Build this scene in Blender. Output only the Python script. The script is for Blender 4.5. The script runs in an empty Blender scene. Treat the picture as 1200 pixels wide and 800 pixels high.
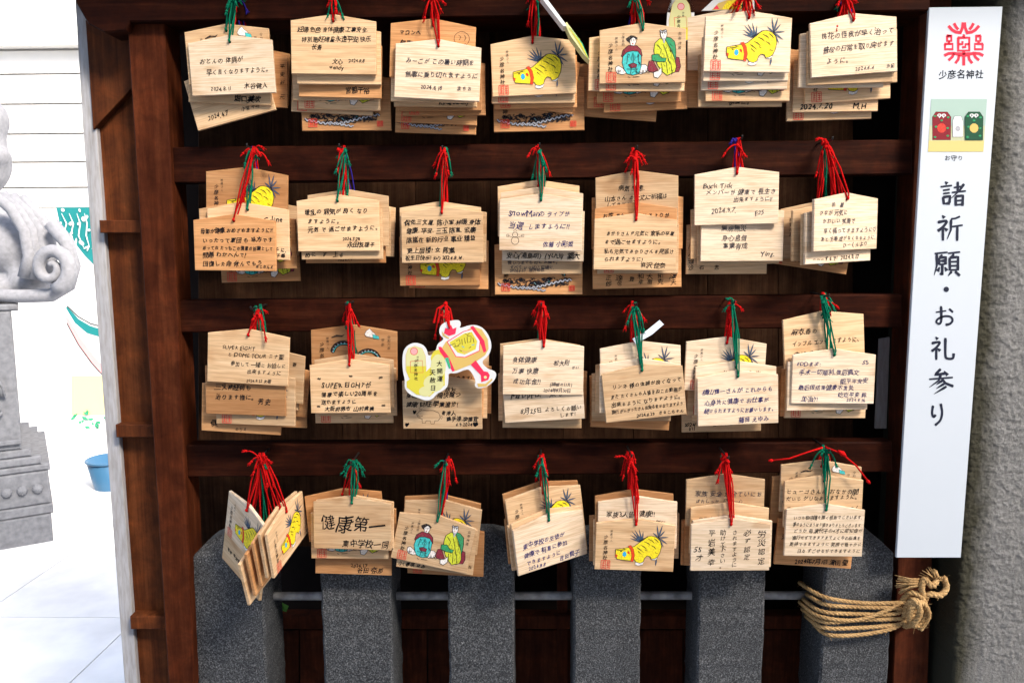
import bpy, math, random
import numpy as np
from mathutils import Vector, Matrix, Euler, noise
from mathutils.geometry import tessellate_polygon

S = bpy.context.scene
COL = S.collection
R = math.radians
rnd = random.Random(7)

# ------------------------------------------------------------------ camera
F = 933.33                                   # focal length in pixels of a 1200 px wide frame
cam_d = bpy.data.cameras.new('camera')
cam_d.sensor_width = 36; cam_d.lens = 28; cam_d.clip_start = 0.02; cam_d.clip_end = 400
cam = bpy.data.objects.new('camera', cam_d); COL.objects.link(cam)
PITCH, YAW, ROLL = 7.0, 1.2, 0.35
CAM = Vector((0.02, -1.42, 1.424))
CM = Matrix.Rotation(R(YAW), 3, 'Z') @ Matrix.Rotation(R(90 - PITCH), 3, 'X') @ Matrix.Rotation(R(-ROLL), 3, 'Z')
cam.matrix_world = Matrix.Translation(CAM) @ CM.to_4x4()
S.camera = cam

# ------------------------------------------------------------------ sky, sun, exposure
SUN_EL, SUN_AZ = 42, 40                      # azimuth: degrees to the right of straight behind the camera
world = bpy.data.worlds.new('World'); S.world = world; world.use_nodes = True
wn = world.node_tree; wn.nodes.clear()
wo = wn.nodes.new('ShaderNodeOutputWorld'); bg = wn.nodes.new('ShaderNodeBackground')
sky = wn.nodes.new('ShaderNodeTexSky'); sky.sky_type = 'NISHITA'; sky.sun_disc = False
sky.sun_elevation = R(SUN_EL); sky.dust_density = 3.0; sky.air_density = 1.0; sky.ozone_density = 1.0
sun_from = Vector((math.sin(R(SUN_AZ)) * math.cos(R(SUN_EL)), -math.cos(R(SUN_AZ)) * math.cos(R(SUN_EL)), math.sin(R(SUN_EL))))
sky.sun_rotation = math.atan2(sun_from.x, sun_from.y)
bg.inputs['Strength'].default_value = 0.15
wn.links.new(sky.outputs[0], bg.inputs[0]); wn.links.new(bg.outputs[0], wo.inputs[0])
sd = bpy.data.lights.new('sun', 'SUN'); sd.energy = 2.3; sd.angle = R(15); sd.color = (1, .93, .84)
sun = bpy.data.objects.new('sun', sd); COL.objects.link(sun)
sun.rotation_euler = (-sun_from).to_track_quat('-Z', 'Y').to_euler(); sun.location = (2, -3, 5)
S.view_settings.view_transform = 'Standard'; S.view_settings.look = 'None'
S.view_settings.gamma = 1; S.view_settings.exposure = 1.5
S.render.engine = 'CYCLES'; S.cycles.max_bounces = 6; S.cycles.use_denoising = True

def W(px, py, Y):
    """the point on the vertical plane y = Y seen at photograph pixel px, py"""
    d = CM @ Vector(((px - 600) / F, -(py - 400) / F, -1))
    return CAM + d * ((Y - CAM.y) / d.y)

# ------------------------------------------------------------------ materials
def nodes(name, rough=.7, spec=.3):
    m = bpy.data.materials.new(name); m.use_nodes = True
    t = m.node_tree; b = t.nodes['Principled BSDF']
    b.inputs['Roughness'].default_value = rough; b.inputs['Specular IOR Level'].default_value = spec
    return m, t, b
def N(t, typ, **kw):
    n = t.nodes.new(typ)
    for k, v in kw.items():
        if k in n.inputs: n.inputs[k].default_value = v
        else: setattr(n, k, v)
    return n
def ramp(t, fac, stops):
    r = t.nodes.new('ShaderNodeValToRGB'); e = r.color_ramp.elements
    while len(e) < len(stops): e.new(.5)
    for i, (p, c) in enumerate(stops): e[i].position = p; e[i].color = (*c, 1)
    t.links.new(fac, r.inputs[0]); return r.outputs[0]
def mixc(t, f, a, b, mode='MIX'):
    m = t.nodes.new('ShaderNodeMix'); m.data_type = 'RGBA'; m.blend_type = mode
    for s, v in ((0, f), (6, a), (7, b)):
        if hasattr(v, 'links'): t.links.new(v, m.inputs[s])
        else: m.inputs[s].default_value = v if s == 0 else (*v, 1)
    return m.outputs[2]
def bump(t, b, h, s, d):
    n = N(t, 'ShaderNodeBump', Strength=s, Distance=d); t.links.new(h, n.inputs['Height']); t.links.new(n.outputs[0], b.inputs['Normal'])
def coords(t, scale, src='Object', rand=True):
    c = t.nodes.new('ShaderNodeTexCoord'); mp = t.nodes.new('ShaderNodeMapping'); mp.inputs['Scale'].default_value = scale
    t.links.new(c.outputs[src], mp.inputs[0])
    if rand:
        oi = t.nodes.new('ShaderNodeObjectInfo'); mu = N(t, 'ShaderNodeMath', operation='MULTIPLY'); mu.inputs[1].default_value = 57
        t.links.new(oi.outputs['Random'], mu.inputs[0]); t.links.new(mu.outputs[0], mp.inputs['Location'])
    return mp.outputs[0]
MAT = {}
def wood(key, c1, c2, c3, scale, rough=.6, spec=.25, b=.25, dist=.0006, vary=.25):
    m, t, bs = nodes('wood_' + key, rough, spec)
    v = coords(t, scale)
    n1 = N(t, 'ShaderNodeTexNoise', Scale=1.0, Detail=5.0, Roughness=.6, Distortion=.5); t.links.new(v, n1.inputs['Vector'])
    v2 = coords(t, tuple(s * 5 for s in scale))
    n2 = N(t, 'ShaderNodeTexNoise', Scale=1.0, Detail=3.0, Roughness=.6); t.links.new(v2, n2.inputs['Vector'])
    c = ramp(t, n1.outputs[0], [(.3, c1), (.5, c2), (.72, c3)])
    f = ramp(t, n2.outputs[0], [(.35, (.72, .68, .62)), (.62, (1, 1, 1))])
    c = mixc(t, .8, c, f, 'MULTIPLY')
    if 'plaque' in key:
        vk = coords(t, (11, 11, 30)); nk = N(t, 'ShaderNodeTexNoise', Scale=1.0, Detail=2.0); t.links.new(vk, nk.inputs['Vector'])
        c = mixc(t, .55, c, ramp(t, nk.outputs[0], [(.30, (.70, .56, .42)), (.40, (1, 1, 1)), (.72, (1, 1, 1)), (.78, (.88, .78, .66))]), 'MULTIPLY')
        wv = N(t, 'ShaderNodeTexWave', Scale=1.0, Distortion=3.5, Detail=1.5); wv.bands_direction = 'Z'; wv.inputs['Detail Scale'].default_value = .6
        t.links.new(coords(t, (5, 5, 95)), wv.inputs['Vector']); c = mixc(t, .38, c, ramp(t, wv.outputs['Fac'], [(.0, (.78, .68, .56)), (.35, (1, 1, 1))]), 'MULTIPLY')
    if 'brown' in key:
        nk = N(t, 'ShaderNodeTexNoise', Scale=26.0, Detail=7.0, Roughness=.68, Distortion=.4); t.links.new(coords(t, (1, 1, 1)), nk.inputs['Vector'])
        c = mixc(t, .9, c, ramp(t, nk.outputs[0], [(.30, (.6, .55, .52)), (.5, (1, 1, 1)), (.70, (1.6, 1.5, 1.4))]), 'MULTIPLY')
        rr_ = N(t, 'ShaderNodeMapRange'); rr_.inputs[3].default_value = rough - .18; rr_.inputs[4].default_value = rough + .25; t.links.new(nk.outputs[0], rr_.inputs[0]); t.links.new(rr_.outputs[0], bs.inputs['Roughness'])
    oi = t.nodes.new('ShaderNodeObjectInfo')
    hsv = N(t, 'ShaderNodeHueSaturation')
    mr = N(t, 'ShaderNodeMapRange'); mr.inputs[3].default_value = 1 - vary; mr.inputs[4].default_value = 1 + vary * .5
    t.links.new(oi.outputs['Random'], mr.inputs[0]); t.links.new(mr.outputs[0], hsv.inputs['Value']); t.links.new(c, hsv.inputs['Color'])
    t.links.new(hsv.outputs[0], bs.inputs['Base Color'])
    bump(t, bs, n2.outputs[0], b, dist)
    MAT[key] = m
# votive plaque wood: fresh, tan, orange aged (grain runs along x)
wood('white_plaque', (.73, .54, .36), (.79, .62, .44), (.83, .68, .52), (5, 20, 70), vary=.12, b=.15)
wood('tan_plaque', (.65, .41, .215), (.72, .48, .27), (.77, .55, .33), (4, 20, 65), vary=.25, b=.15)
wood('orange_plaque', (.52, .24, .09), (.61, .30, .12), (.68, .37, .165), (4, 20, 60), vary=.35, b=.15)
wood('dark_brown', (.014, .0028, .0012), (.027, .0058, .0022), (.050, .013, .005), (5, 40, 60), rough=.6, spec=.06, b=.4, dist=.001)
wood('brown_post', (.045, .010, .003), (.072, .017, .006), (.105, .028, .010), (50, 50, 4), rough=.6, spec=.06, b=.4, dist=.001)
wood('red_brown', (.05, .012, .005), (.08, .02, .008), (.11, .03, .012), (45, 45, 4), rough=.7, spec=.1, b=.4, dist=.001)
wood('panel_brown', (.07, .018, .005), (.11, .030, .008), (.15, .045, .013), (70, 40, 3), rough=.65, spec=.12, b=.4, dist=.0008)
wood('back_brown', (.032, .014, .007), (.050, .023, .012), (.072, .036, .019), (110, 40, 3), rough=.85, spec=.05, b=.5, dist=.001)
wood('grey_board', (.36, .36, .37), (.42, .41, .42), (.48, .47, .47), (40, 40, 5), rough=.8, b=.5)
def plain(key, col, rough=.6, spec=.3, metal=0, var=0.0, vs=60):
    m, t, b = nodes(key, rough, spec); b.inputs['Metallic'].default_value = metal
    if var:
        v = coords(t, (vs, vs, vs)); n = N(t, 'ShaderNodeTexNoise', Scale=1.0, Detail=4.0); t.links.new(v, n.inputs['Vector'])
        c = ramp(t, n.outputs[0], [(.3, tuple(x * (1 - var) for x in col)), (.7, tuple(min(1, x * (1 + var)) for x in col))])
        t.links.new(c, b.inputs['Base Color']); bump(t, b, n.outputs[0], .3, .001)
    else: b.inputs['Base Color'].default_value = (*col, 1)
    MAT[key] = m
for k, c in dict(ink=(.012, .011, .014), blue_ink=(.03, .03, .16), pencil=(.06, .055, .07), stamp_red=(.72, .06, .04), tiger_yellow=(.9, .72, .02), collar_red=(.72, .05, .015),
                 eye_blue=(.03, .36, .62), leaf_blue=(.06, .11, .19), teal=(.05, .52, .50), burgundy=(.22, .02, .04), robe_yellow=(.62, .66, .04), cloak_green=(.03, .30, .12),
                 skin_white=(.85, .8, .74), wave_grey=(.42, .42, .45), sign_white=(.54, .58, .62), crest_red=(.78, .03, .06), sign_ink=(.015, .018, .035),
                 card_white=(.68, .68, .67), card_gold=(.62, .42, .12), card_yellow=(.62, .54, .05), card_cream=(.62, .60, .28), card_red=(.78, .03, .08), card_green=(.05, .4, .2),
                 photo_top=(.34, .46, .40), photo_mid=(.46, .48, .30), photo_low=(.58, .48, .18), amulet_green=(.012, .07, .035), amulet_red=(.20, .012, .02), mural_pink=(.75, .35, .35), mural_teal=(.015, .20, .20), mural_yellow=(.8, .68, .3)).items():
    plain(k, c, .65, .2)
    if k in ('tiger_yellow', 'teal', 'burgundy', 'robe_yellow', 'cloak_green', 'skin_white', 'leaf_blue', 'stamp_red', 'collar_red', 'ink', 'wave_grey'):
        mt = MAT[k].node_tree; pb = mt.nodes['Principled BSDF']; nn_ = N(mt, 'ShaderNodeTexNoise', Scale=420.0, Detail=3.0); mt.links.new(coords(mt, (1, 1, 1)), nn_.inputs['Vector'])
        mr_ = N(mt, 'ShaderNodeMapRange'); mr_.inputs[1].default_value = .3; mr_.inputs[2].default_value = .6; mr_.inputs[3].default_value = .62; mr_.inputs[4].default_value = .96
        mt.links.new(nn_.outputs[0], mr_.inputs[0]); mt.links.new(mr_.outputs[0], pb.inputs['Alpha'])
def cordmat(key, col):
    m, t, b = nodes(key, .95, .05)
    v = coords(t, (900, 900, 900), rand=False); n = N(t, 'ShaderNodeTexNoise', Scale=1.0, Detail=2.0); t.links.new(v, n.inputs['Vector'])
    c = ramp(t, n.outputs[0], [(.3, tuple(x * .55 for x in col)), (.65, col)]); t.links.new(c, b.inputs['Base Color']); bump(t, b, n.outputs[0], .5, .0008); MAT[key] = m
cordmat('cord_r', (.58, .008, .008)); cordmat('cord_g', (.004, .16, .085)); cordmat('cord_o', (.80, .12, .02)); cordmat('cord_b', (.03, .02, .22))
plain('iron', (.03, .027, .025), .5, .4, .6, .3, 80); plain('pipe_metal', (.30, .29, .28), .55, .4, .3, .5, 40)
plain('plastic_blue', (.04, .13, .24), .4, .4); plain('leaf_green', (.10, .28, .04), .5); plain('dark_wall', (.018, .012, .010), .9, .1, 0, .3, 8)
plain('siding', (.80, .78, .74), .6, .3, 0, .05, 4); plain('lion_stone', (.27, .27, .285), .85, .15, 0, .14, 50); plain('pedestal_stone', (.16, .163, .175), .85, .15, 0, .2, 40); plain('paving', (.78, .77, .75), .85, .15, 0, .10, 6)
plain('paper_white', (.78, .84, .92), .6); plain('ground', (.42, .41, .40), .9, .1, 0, .2, 3); plain('mural_base', (.80, .80, .78), .7)
# speckled granite
m, t, b = nodes('granite', .75, .3)
v = coords(t, (1, 1, 1)); n1 = N(t, 'ShaderNodeTexNoise', Scale=420.0, Detail=3.0, Roughness=.7); t.links.new(v, n1.inputs['Vector'])
n2 = N(t, 'ShaderNodeTexNoise', Scale=11.0, Detail=7.0, Roughness=.65, Distortion=.6); t.links.new(v, n2.inputs['Vector'])
vo = N(t, 'ShaderNodeTexVoronoi', Scale=330.0); t.links.new(v, vo.inputs['Vector'])
c = ramp(t, n1.outputs[0], [(.38, (.015, .016, .018)), (.50, (.055, .057, .06)), (.60, (.12, .123, .127)), (.70, (.26, .26, .255))])
c2 = ramp(t, vo.outputs['Color'], [(.25, (.55, .55, .55)), (.9, (1.4, 1.4, 1.4))]); c = mixc(t, .7, c, c2, 'MULTIPLY')
c = mixc(t, .6, c, ramp(t, n2.outputs[0], [(.3, (.65, .65, .66)), (.7, (1.2, 1.2, 1.2))]), 'MULTIPLY')
t.links.new(c, b.inputs['Base Color']); bump(t, b, n1.outputs[0], .8, .0015); MAT['granite'] = m
# rough-cast plaster, weathered and mossy along its corner
m, t, b = nodes('roughcast', .9, .15)
v = coords(t, (1, 1, 1), rand=False); n1 = N(t, 'ShaderNodeTexNoise', Scale=210.0, Detail=6.0, Roughness=.75); t.links.new(v, n1.inputs['Vector'])
n2 = N(t, 'ShaderNodeTexNoise', Scale=14.0, Detail=5.0); t.links.new(v, n2.inputs['Vector'])
c = ramp(t, n1.outputs[0], [(.3, (.15, .146, .14)), (.5, (.25, .244, .232)), (.7, (.36, .35, .335))])
sx = t.nodes.new('ShaderNodeSeparateXYZ'); t.links.new(v, sx.inputs[0])
mr = N(t, 'ShaderNodeMapRange'); mr.inputs[1].default_value = .015; mr.inputs[2].default_value = .055; mr.inputs[3].default_value = 1; mr.inputs[4].default_value = 0
ad = N(t, 'ShaderNodeMath', operation='MULTIPLY_ADD'); ad.inputs[1].default_value = .05; ad.inputs[2].default_value = -.025
t.links.new(n2.outputs[0], ad.inputs[0]); sm = N(t, 'ShaderNodeMath', operation='ADD'); t.links.new(sx.outputs[0], sm.inputs[0]); t.links.new(ad.outputs[0], sm.inputs[1])
t.links.new(sm.outputs[0], mr.inputs[0]); c = mixc(t, mr.outputs[0], c, (.06, .056, .038))
t.links.new(c, b.inputs['Base Color']); bump(t, b, n1.outputs[0], 1.0, .007); MAT['roughcast'] = m
# straw rope
m, t, b = nodes('straw', .8, .2)
v = coords(t, (700, 700, 700), rand=False); n1 = N(t, 'ShaderNodeTexNoise', Scale=1.0, Detail=3.0); t.links.new(v, n1.inputs['Vector'])
v2 = coords(t, (30, 30, 30), rand=False); n2 = N(t, 'ShaderNodeTexNoise', Scale=1.0, Detail=2.0); t.links.new(v2, n2.inputs['Vector'])
c = ramp(t, n1.outputs[0], [(.3, (.22, .12, .045)), (.55, (.50, .32, .14)), (.75, (.68, .50, .26))])
c = mixc(t, .5, c, ramp(t, n2.outputs[0], [(.35, (.6, .5, .4)), (.6, (1.1, 1.05, 1))]), 'MULTIPLY')
t.links.new(c, b.inputs['Base Color']); bump(t, b, n1.outputs[0], .6, .001); MAT['straw'] = m

# ------------------------------------------------------------------ mesh helpers
class MB:
    def __init__(s): s.v = []; s.f = []; s.mi = []; s.mats = []
    def mat(s, k):
        if k not in s.mats: s.mats.append(k)
        return s.mats.index(k)
    def add(s, vs, fs, k):
        o = len(s.v); s.v += [tuple(x) for x in vs]; i = s.mat(k)
        for f in fs: s.f.append([o + a for a in f]); s.mi.append(i)
    def box(s, a, b, k):
        (x0, y0, z0), (x1, y1, z1) = a, b
        s.add([(x0, y0, z0), (x1, y0, z0), (x1, y1, z0), (x0, y1, z0), (x0, y0, z1), (x1, y0, z1), (x1, y1, z1), (x0, y1, z1)],
              [(0, 3, 2, 1), (4, 5, 6, 7), (0, 1, 5, 4), (1, 2, 6, 5), (2, 3, 7, 6), (3, 0, 4, 7)], k)
    def prism(s, front, dy, k, cham=0.0):
        """front: loop of points seen counter-clockwise from -y; extruded by dy along +y, front rim chamfered"""
        n = len(front); P = [Vector(p) for p in front]; c = sum(P, Vector()) / n
        if cham:
            ins = []
            for i in range(n):
                a, q, d = P[i - 1], P[i], P[(i + 1) % n]
                e1 = (q - a).normalized(); e2 = (d - q).normalized()
                n1 = Vector((-e1.z, 0, e1.x)); n2 = Vector((-e2.z, 0, e2.x)); nn = (n1 + n2)
                nn = nn / max(.3, (nn.length_squared / 2)) if nn.length > 0 else nn
                ins.append(q + nn * cham)
            rim = [p + Vector((0, cham, 0)) for p in P]
            back = [p + Vector((0, dy, 0)) for p in P]
            s.add(ins + rim + back, [list(range(n))] + [(i, n + i, n + (i + 1) % n, (i + 1) % n) for i in range(n)] +
                  [(n + i, 2 * n + i, 2 * n + (i + 1) % n, n + (i + 1) % n) for i in range(n)] + [[2 * n + i for i in reversed(range(n))]], k)
        else:
            back = [p + Vector((0, dy, 0)) for p in P]
            s.add(P + back, [list(range(n))] + [(i, n + i, n + (i + 1) % n, (i + 1) % n) for i in range(n)] + [[n + i for i in reversed(range(n))]], k)
    def tube(s, pts, r, k, seg=6, cap=True):
        P = [Vector(p) for p in pts]; n = len(P); rr = r if isinstance(r, (list, tuple)) else [r] * n
        up = None; rings = []
        for i in range(n):
            d = (P[min(i + 1, n - 1)] - P[max(i - 1, 0)])
            d = d.normalized() if d.length > 1e-9 else Vector((0, 0, 1))
            if up is None: up = d.orthogonal().normalized()
            up = (up - d * up.dot(d)); up = up.normalized() if up.length > 1e-6 else d.orthogonal().normalized()
            sd_ = d.cross(up)
            rings.append([P[i] + (up * math.cos(a) + sd_ * math.sin(a)) * rr[i] for a in [2 * math.pi * j / seg for j in range(seg)]])
        vs = [p for g in rings for p in g]; fs = []
        for i in range(n - 1):
            for j in range(seg):
                a = i * seg + j; b_ = i * seg + (j + 1) % seg; fs.append((a, b_, b_ + seg, a + seg))
        if cap: fs.append(list(range(seg))[::-1]); fs.append([(n - 1) * seg + j for j in range(seg)])
        s.add(vs, fs, k)
    def mesh(s, name, smooth=False):
        me = bpy.data.meshes.new(name); me.from_pydata(s.v, [], s.f)
        for k in s.mats: me.materials.append(MAT[k])
        me.polygons.foreach_set('material_index', s.mi)
        if smooth: me.polygons.foreach_set('use_smooth', [True] * len(s.f))
        me.update(); return me
    def obj(s, name, parent=None, smooth=False):
        return link(name, s.mesh(name, smooth), parent)
def link(name, data, parent=None):
    o = bpy.data.objects.new(name, data); COL.objects.link(o)
    if parent: o.parent = parent
    return o
def tag(o, label, cat, group=None):
    o['label'] = label; o['category'] = cat
    if group: o['group'] = group
    return o
def struct(o): o['kind'] = 'structure'; return o
def empty(name, loc=(0, 0, 0)):
    o = bpy.data.objects.new(name, None); o.location = loc; o.empty_display_size = .05; COL.objects.link(o); return o
def rebase(o, base):
    """move the origin of a world-built mesh object to base"""
    base = Vector(base)
    o.data.transform(Matrix.Translation(-base)); o.location = base; return o
def wquad(pts, Y): return [W(x, y, Y) for x, y in pts]

# ------------------------------------------------------------------ flat print: polygons, ribbons, glyphs in 2D units (x right, y down)
class Print:
    """flat marks; layers are kept a hair apart so that later ones lie on top"""
    def __init__(s): s.v = []; s.f = []; s.mi = []; s.mats = []; s.k = 0
    def m(s, k):
        if k not in s.mats: s.mats.append(k)
        return s.mats.index(k)
    def tri(s, pts, tris, k, layer=None):
        o = len(s.v); z = s.k if layer is None else layer
        s.v += [(x, y, z) for x, y in pts]; i = s.m(k)
        for f in tris: s.f.append([o + a for a in f]); s.mi.append(i)
    def poly(s, pts, k, outline=None, w=.5):
        t_ = tessellate_polygon([[Vector((x, y, 0)) for x, y in pts]]); s.k += 1; s.tri(pts, t_, k)
        if outline: s.k += 1; s.ribbon(list(pts) + [pts[0]], w, outline)
        return s
    def ell(s, cx, cy, rx, ry, k, n=12, outline=None, w=.4, rot=0):
        c_, s_ = math.cos(rot), math.sin(rot)
        return s.poly([(cx + rx * math.cos(a) * c_ - ry * math.sin(a) * s_, cy + rx * math.cos(a) * s_ + ry * math.sin(a) * c_) for a in [2 * math.pi * i / n for i in range(n)]], k, outline, w)
    def ribbon(s, pts, w, k):
        n = len(pts); ws = w if isinstance(w, (list, tuple)) else [w] * n; vs = []
        for i in range(n):
            a, c = pts[max(i - 1, 0)], pts[min(i + 1, n - 1)]
            dx, dy = c[0] - a[0], c[1] - a[1]; L = math.hypot(dx, dy) or 1
            nx, ny = -dy / L * ws[i] / 2, dx / L * ws[i] / 2
            vs += [(pts[i][0] + nx, pts[i][1] + ny), (pts[i][0] - nx, pts[i][1] - ny)]
        s.tri(vs, [(2 * i, 2 * i + 1, 2 * i + 3, 2 * i + 2) for i in range(n - 1)], k)
        return s
    def mesh(s, name, fn):
        """fn(x, y, layer) -> 3D point"""
        me = bpy.data.meshes.new(name); me.from_pydata([fn(*p) for p in s.v], [], s.f)
        for k in s.mats: me.materials.append(MAT[k])
        me.polygons.foreach_set('material_index', s.mi); me.update(); return me
GL = {}
def cache_glyphs(chars):
    obs = {}
    for ch in chars:
        if ch in GL or ch in ' \u3000': continue
        c = bpy.data.curves.new('g', 'FONT'); c.body = ch; c.size = 1; c.resolution_u = 2; c.fill_mode = 'FRONT'
        o = bpy.data.objects.new('g', c); COL.objects.link(o); obs[ch] = o
    dg = bpy.context.evaluated_depsgraph_get()
    for ch, o in obs.items():
        me = bpy.data.meshes.new_from_object(o.evaluated_get(dg))
        GL[ch] = ([(v.co.x, v.co.y) for v in me.vertices], [list(p.vertices) for p in me.polygons])
        bpy.data.meshes.remove(me)
    for o in obs.values():
        c = o.data; bpy.data.objects.remove(o); bpy.data.curves.remove(c)
def adv(ch):
    if ch == ' ': return .3
    if ch == '\u3000': return 1.0
    if ord(ch) < 0x2000:
        g = GL.get(ch)
        return (max(p[0] for p in g[0]) + .07) if g and g[0] else .3
    return 1.0
def put(pr, ch, x, y, size, k, jit=0.0, rg=None, wide=1.0, heavy=0.0):
    g = GL.get(ch)
    if not g: return
    kana = 0x3040 <= ord(ch) < 0x3100
    sc = size * (.86 if kana and jit else 1); a = 0; sh = 0; ox = oy = 0; sx = wide; ph = 0
    if jit:
        sc *= 1 + rg.uniform(-1, 1) * .12 * jit; a = R(rg.uniform(-7, 5) * jit); sh = rg.uniform(-.02, .22) * jit
        oy = rg.uniform(-.07, .07) * size * jit; sx *= 1 + rg.uniform(-.12, .08) * jit; ph = rg.uniform(0, 9)
    ca, sa = math.cos(a), math.sin(a); pts = []
    for gx, gy in g[0]:
        u, v = gx - .5, gy - .38
        if jit:
            u += .035 * jit * math.sin(v * 7 + ph) + .02 * jit * math.sin(v * 17 + ph * 2); v += .035 * jit * math.sin(u * 6 + ph * 1.7) + .05 * u * jit
        u = (u + sh * v) * sx
        pts.append((x + size * .5 * wide + ox + (u * ca - v * sa) * sc, y + size * .5 + oy - (u * sa + v * ca) * sc))
    pr.tri(pts, g[1], k)
    if heavy:
        for dx, dy in ((heavy, 0), (0, heavy), (heavy, heavy)): pr.tri([(px_ + dx, py_ + dy) for px_, py_ in pts], g[1], k, pr.k + .3)
def text(pr, s, x, y, size, k='ink', jit=1.0, rg=None, heavy=0.0, wide=.96, slope=0.0):
    rg = rg or rnd
    for ch in s:
        if ch != ' ' and ch != '\u3000': put(pr, ch, x, y, size, k, jit, rg, wide, heavy)
        w = adv(ch) * size * wide; x += w; y += slope * w
def vtext(pr, s, x, y, size, k='ink', jit=1.0, rg=None, heavy=0.0, step=1.0, dx=0.0):
    rg = rg or rnd
    for ch in s:
        if ch not in ' \u3000': put(pr, ch, x, y, size, k, jit, rg, 1.0, heavy)
        y += size * step; x += dx

# ---- printed pictures of the plaques (units: 1/99 of the plaque width, hole at 49.5, 0)
def shrine_text(p):
    p.k += 1
    vtext(p, '神農さん', 17.5, 7, 3.6, 'ink', .8, random.Random(3), 0, 1.15, .15)
    vtext(p, '少彦名神社', 10, 14, 5.6, 'ink', .9, random.Random(4), .12, 1.18, -.05)
def seal(p, x=8, y=47, s=11):
    p.k += 1
    for a, b in (((0, 0), (s, 0)), ((s, 0), (s, s)), ((s, s), (0, s)), ((0, s), (0, 0)), ((s / 2, 0), (s / 2, s))): p.ribbon([(x + a[0], y + a[1]), (x + b[0], y + b[1])], .75, 'stamp_red')
    for q in range(2):
        bx = x + s * (.12 + .5 * q)
        for r_ in range(4): p.ribbon([(bx, y + s * (.17 + .21 * r_)), (bx + s * .3, y + s * (.15 + .22 * r_))], .8, 'stamp_red')
        p.ribbon([(bx + s * .15, y + s * .12), (bx + s * (.1 + .1 * q), y + s * .88)], .8, 'stamp_red')
def chaikin(L, n=2):
    for _ in range(n):
        o = []
        for i in range(len(L)):
            a, b = L[i], L[(i + 1) % len(L)]; o += [(a[0] * .75 + b[0] * .25, a[1] * .75 + b[1] * .25), (a[0] * .25 + b[0] * .75, a[1] * .25 + b[1] * .75)]
        L = o
    return L
def leaf(p, b, tip, w=1.7, k='leaf_blue'):
    dx, dy = tip[0] - b[0], tip[1] - b[1]; L = math.hypot(dx, dy); nx, ny = -dy / L * w / 2, dx / L * w / 2
    p.poly([b, (b[0] + dx * .35 + nx, b[1] + dy * .35 + ny), (b[0] + dx * .7 + nx * .7, b[1] + dy * .7 + ny * .7), tip, (b[0] + dx * .7 - nx * .7, b[1] + dy * .7 - ny * .7), (b[0] + dx * .35 - nx, b[1] + dy * .35 - ny)], k, 'ink', .35)
def pic_tiger():
    p = Print(); z = lambda L: [((x - 80) / 4.95, (y - 268) / 4.95) for x, y in L]
    for b, tips in (((368, 378), [(300, 308), (318, 298), (345, 292), (372, 308), (290, 354), (292, 332)]), ((468, 345), [(430, 313), (455, 262), (490, 262), (508, 298), (532, 340), (526, 385), (502, 405)])):
        for q in tips: leaf(p, z([b])[0], z([q])[0])
    for q in ((442, 488), (458, 527)): leaf(p, z([(462, 484)])[0], z([q])[0], 1.8)
    p.poly(z([(335, 500), (330, 522), (352, 529), (378, 522), (385, 500)]), 'skin_white', 'ink', .4)
    p.poly(z([(430, 475), (432, 488), (455, 490), (470, 474)]), 'skin_white', 'ink', .4)
    p.poly(z([(206, 428), (250, 420), (290, 413), (320, 405), (350, 380), (375, 362), (400, 338), (425, 334), (455, 342), (480, 365), (489, 400), (482, 440), (468, 468), (450, 481), (430, 484), (422, 468), (402, 464), (388, 480), (380, 504), (360, 512), (336, 506), (326, 490), (300, 499), (260, 496), (216, 490), (206, 465)]), 'tiger_yellow', 'ink', .8)
    p.poly(z([(282, 404), (300, 398), (318, 425), (326, 465), (318, 505), (302, 502), (306, 465), (298, 430)]), 'collar_red', 'ink', .3)
    p.ell(*z([(262, 457)])[0], 2.5, 3.4, 'eye_blue'); p.ell(*z([(240, 440)])[0], 1.4, .7, 'ink')
    p.poly(z([(278, 440), (286, 436), (296, 446), (292, 458), (282, 452)]), 'collar_red'); p.poly(z([(206, 458), (220, 464), (216, 480), (207, 474)]), 'collar_red')
    p.k += 1
    for L in ([(210, 436), (250, 430), (275, 424)], [(335, 410), (350, 420), (378, 440)], [(360, 395), (380, 405), (398, 420)], [(380, 372), (405, 382), (420, 395)], [(405, 355), (430, 366), (445, 380)], [(440, 350), (458, 362), (470, 378)],
              [(425, 395), (445, 405), (455, 418)], [(390, 425), (405, 432)], [(345, 435), (368, 455)], [(450, 440), (470, 446)], [(345, 372), (380, 352), (405, 340)], [(255, 418), (262, 428)]):
        p.ribbon(z(L), [.5] + [1.25] * (len(L) - 2) + [.4] if len(L) > 2 else [1.1, .4], 'ink')
    shrine_text(p); seal(p); return p
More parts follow.
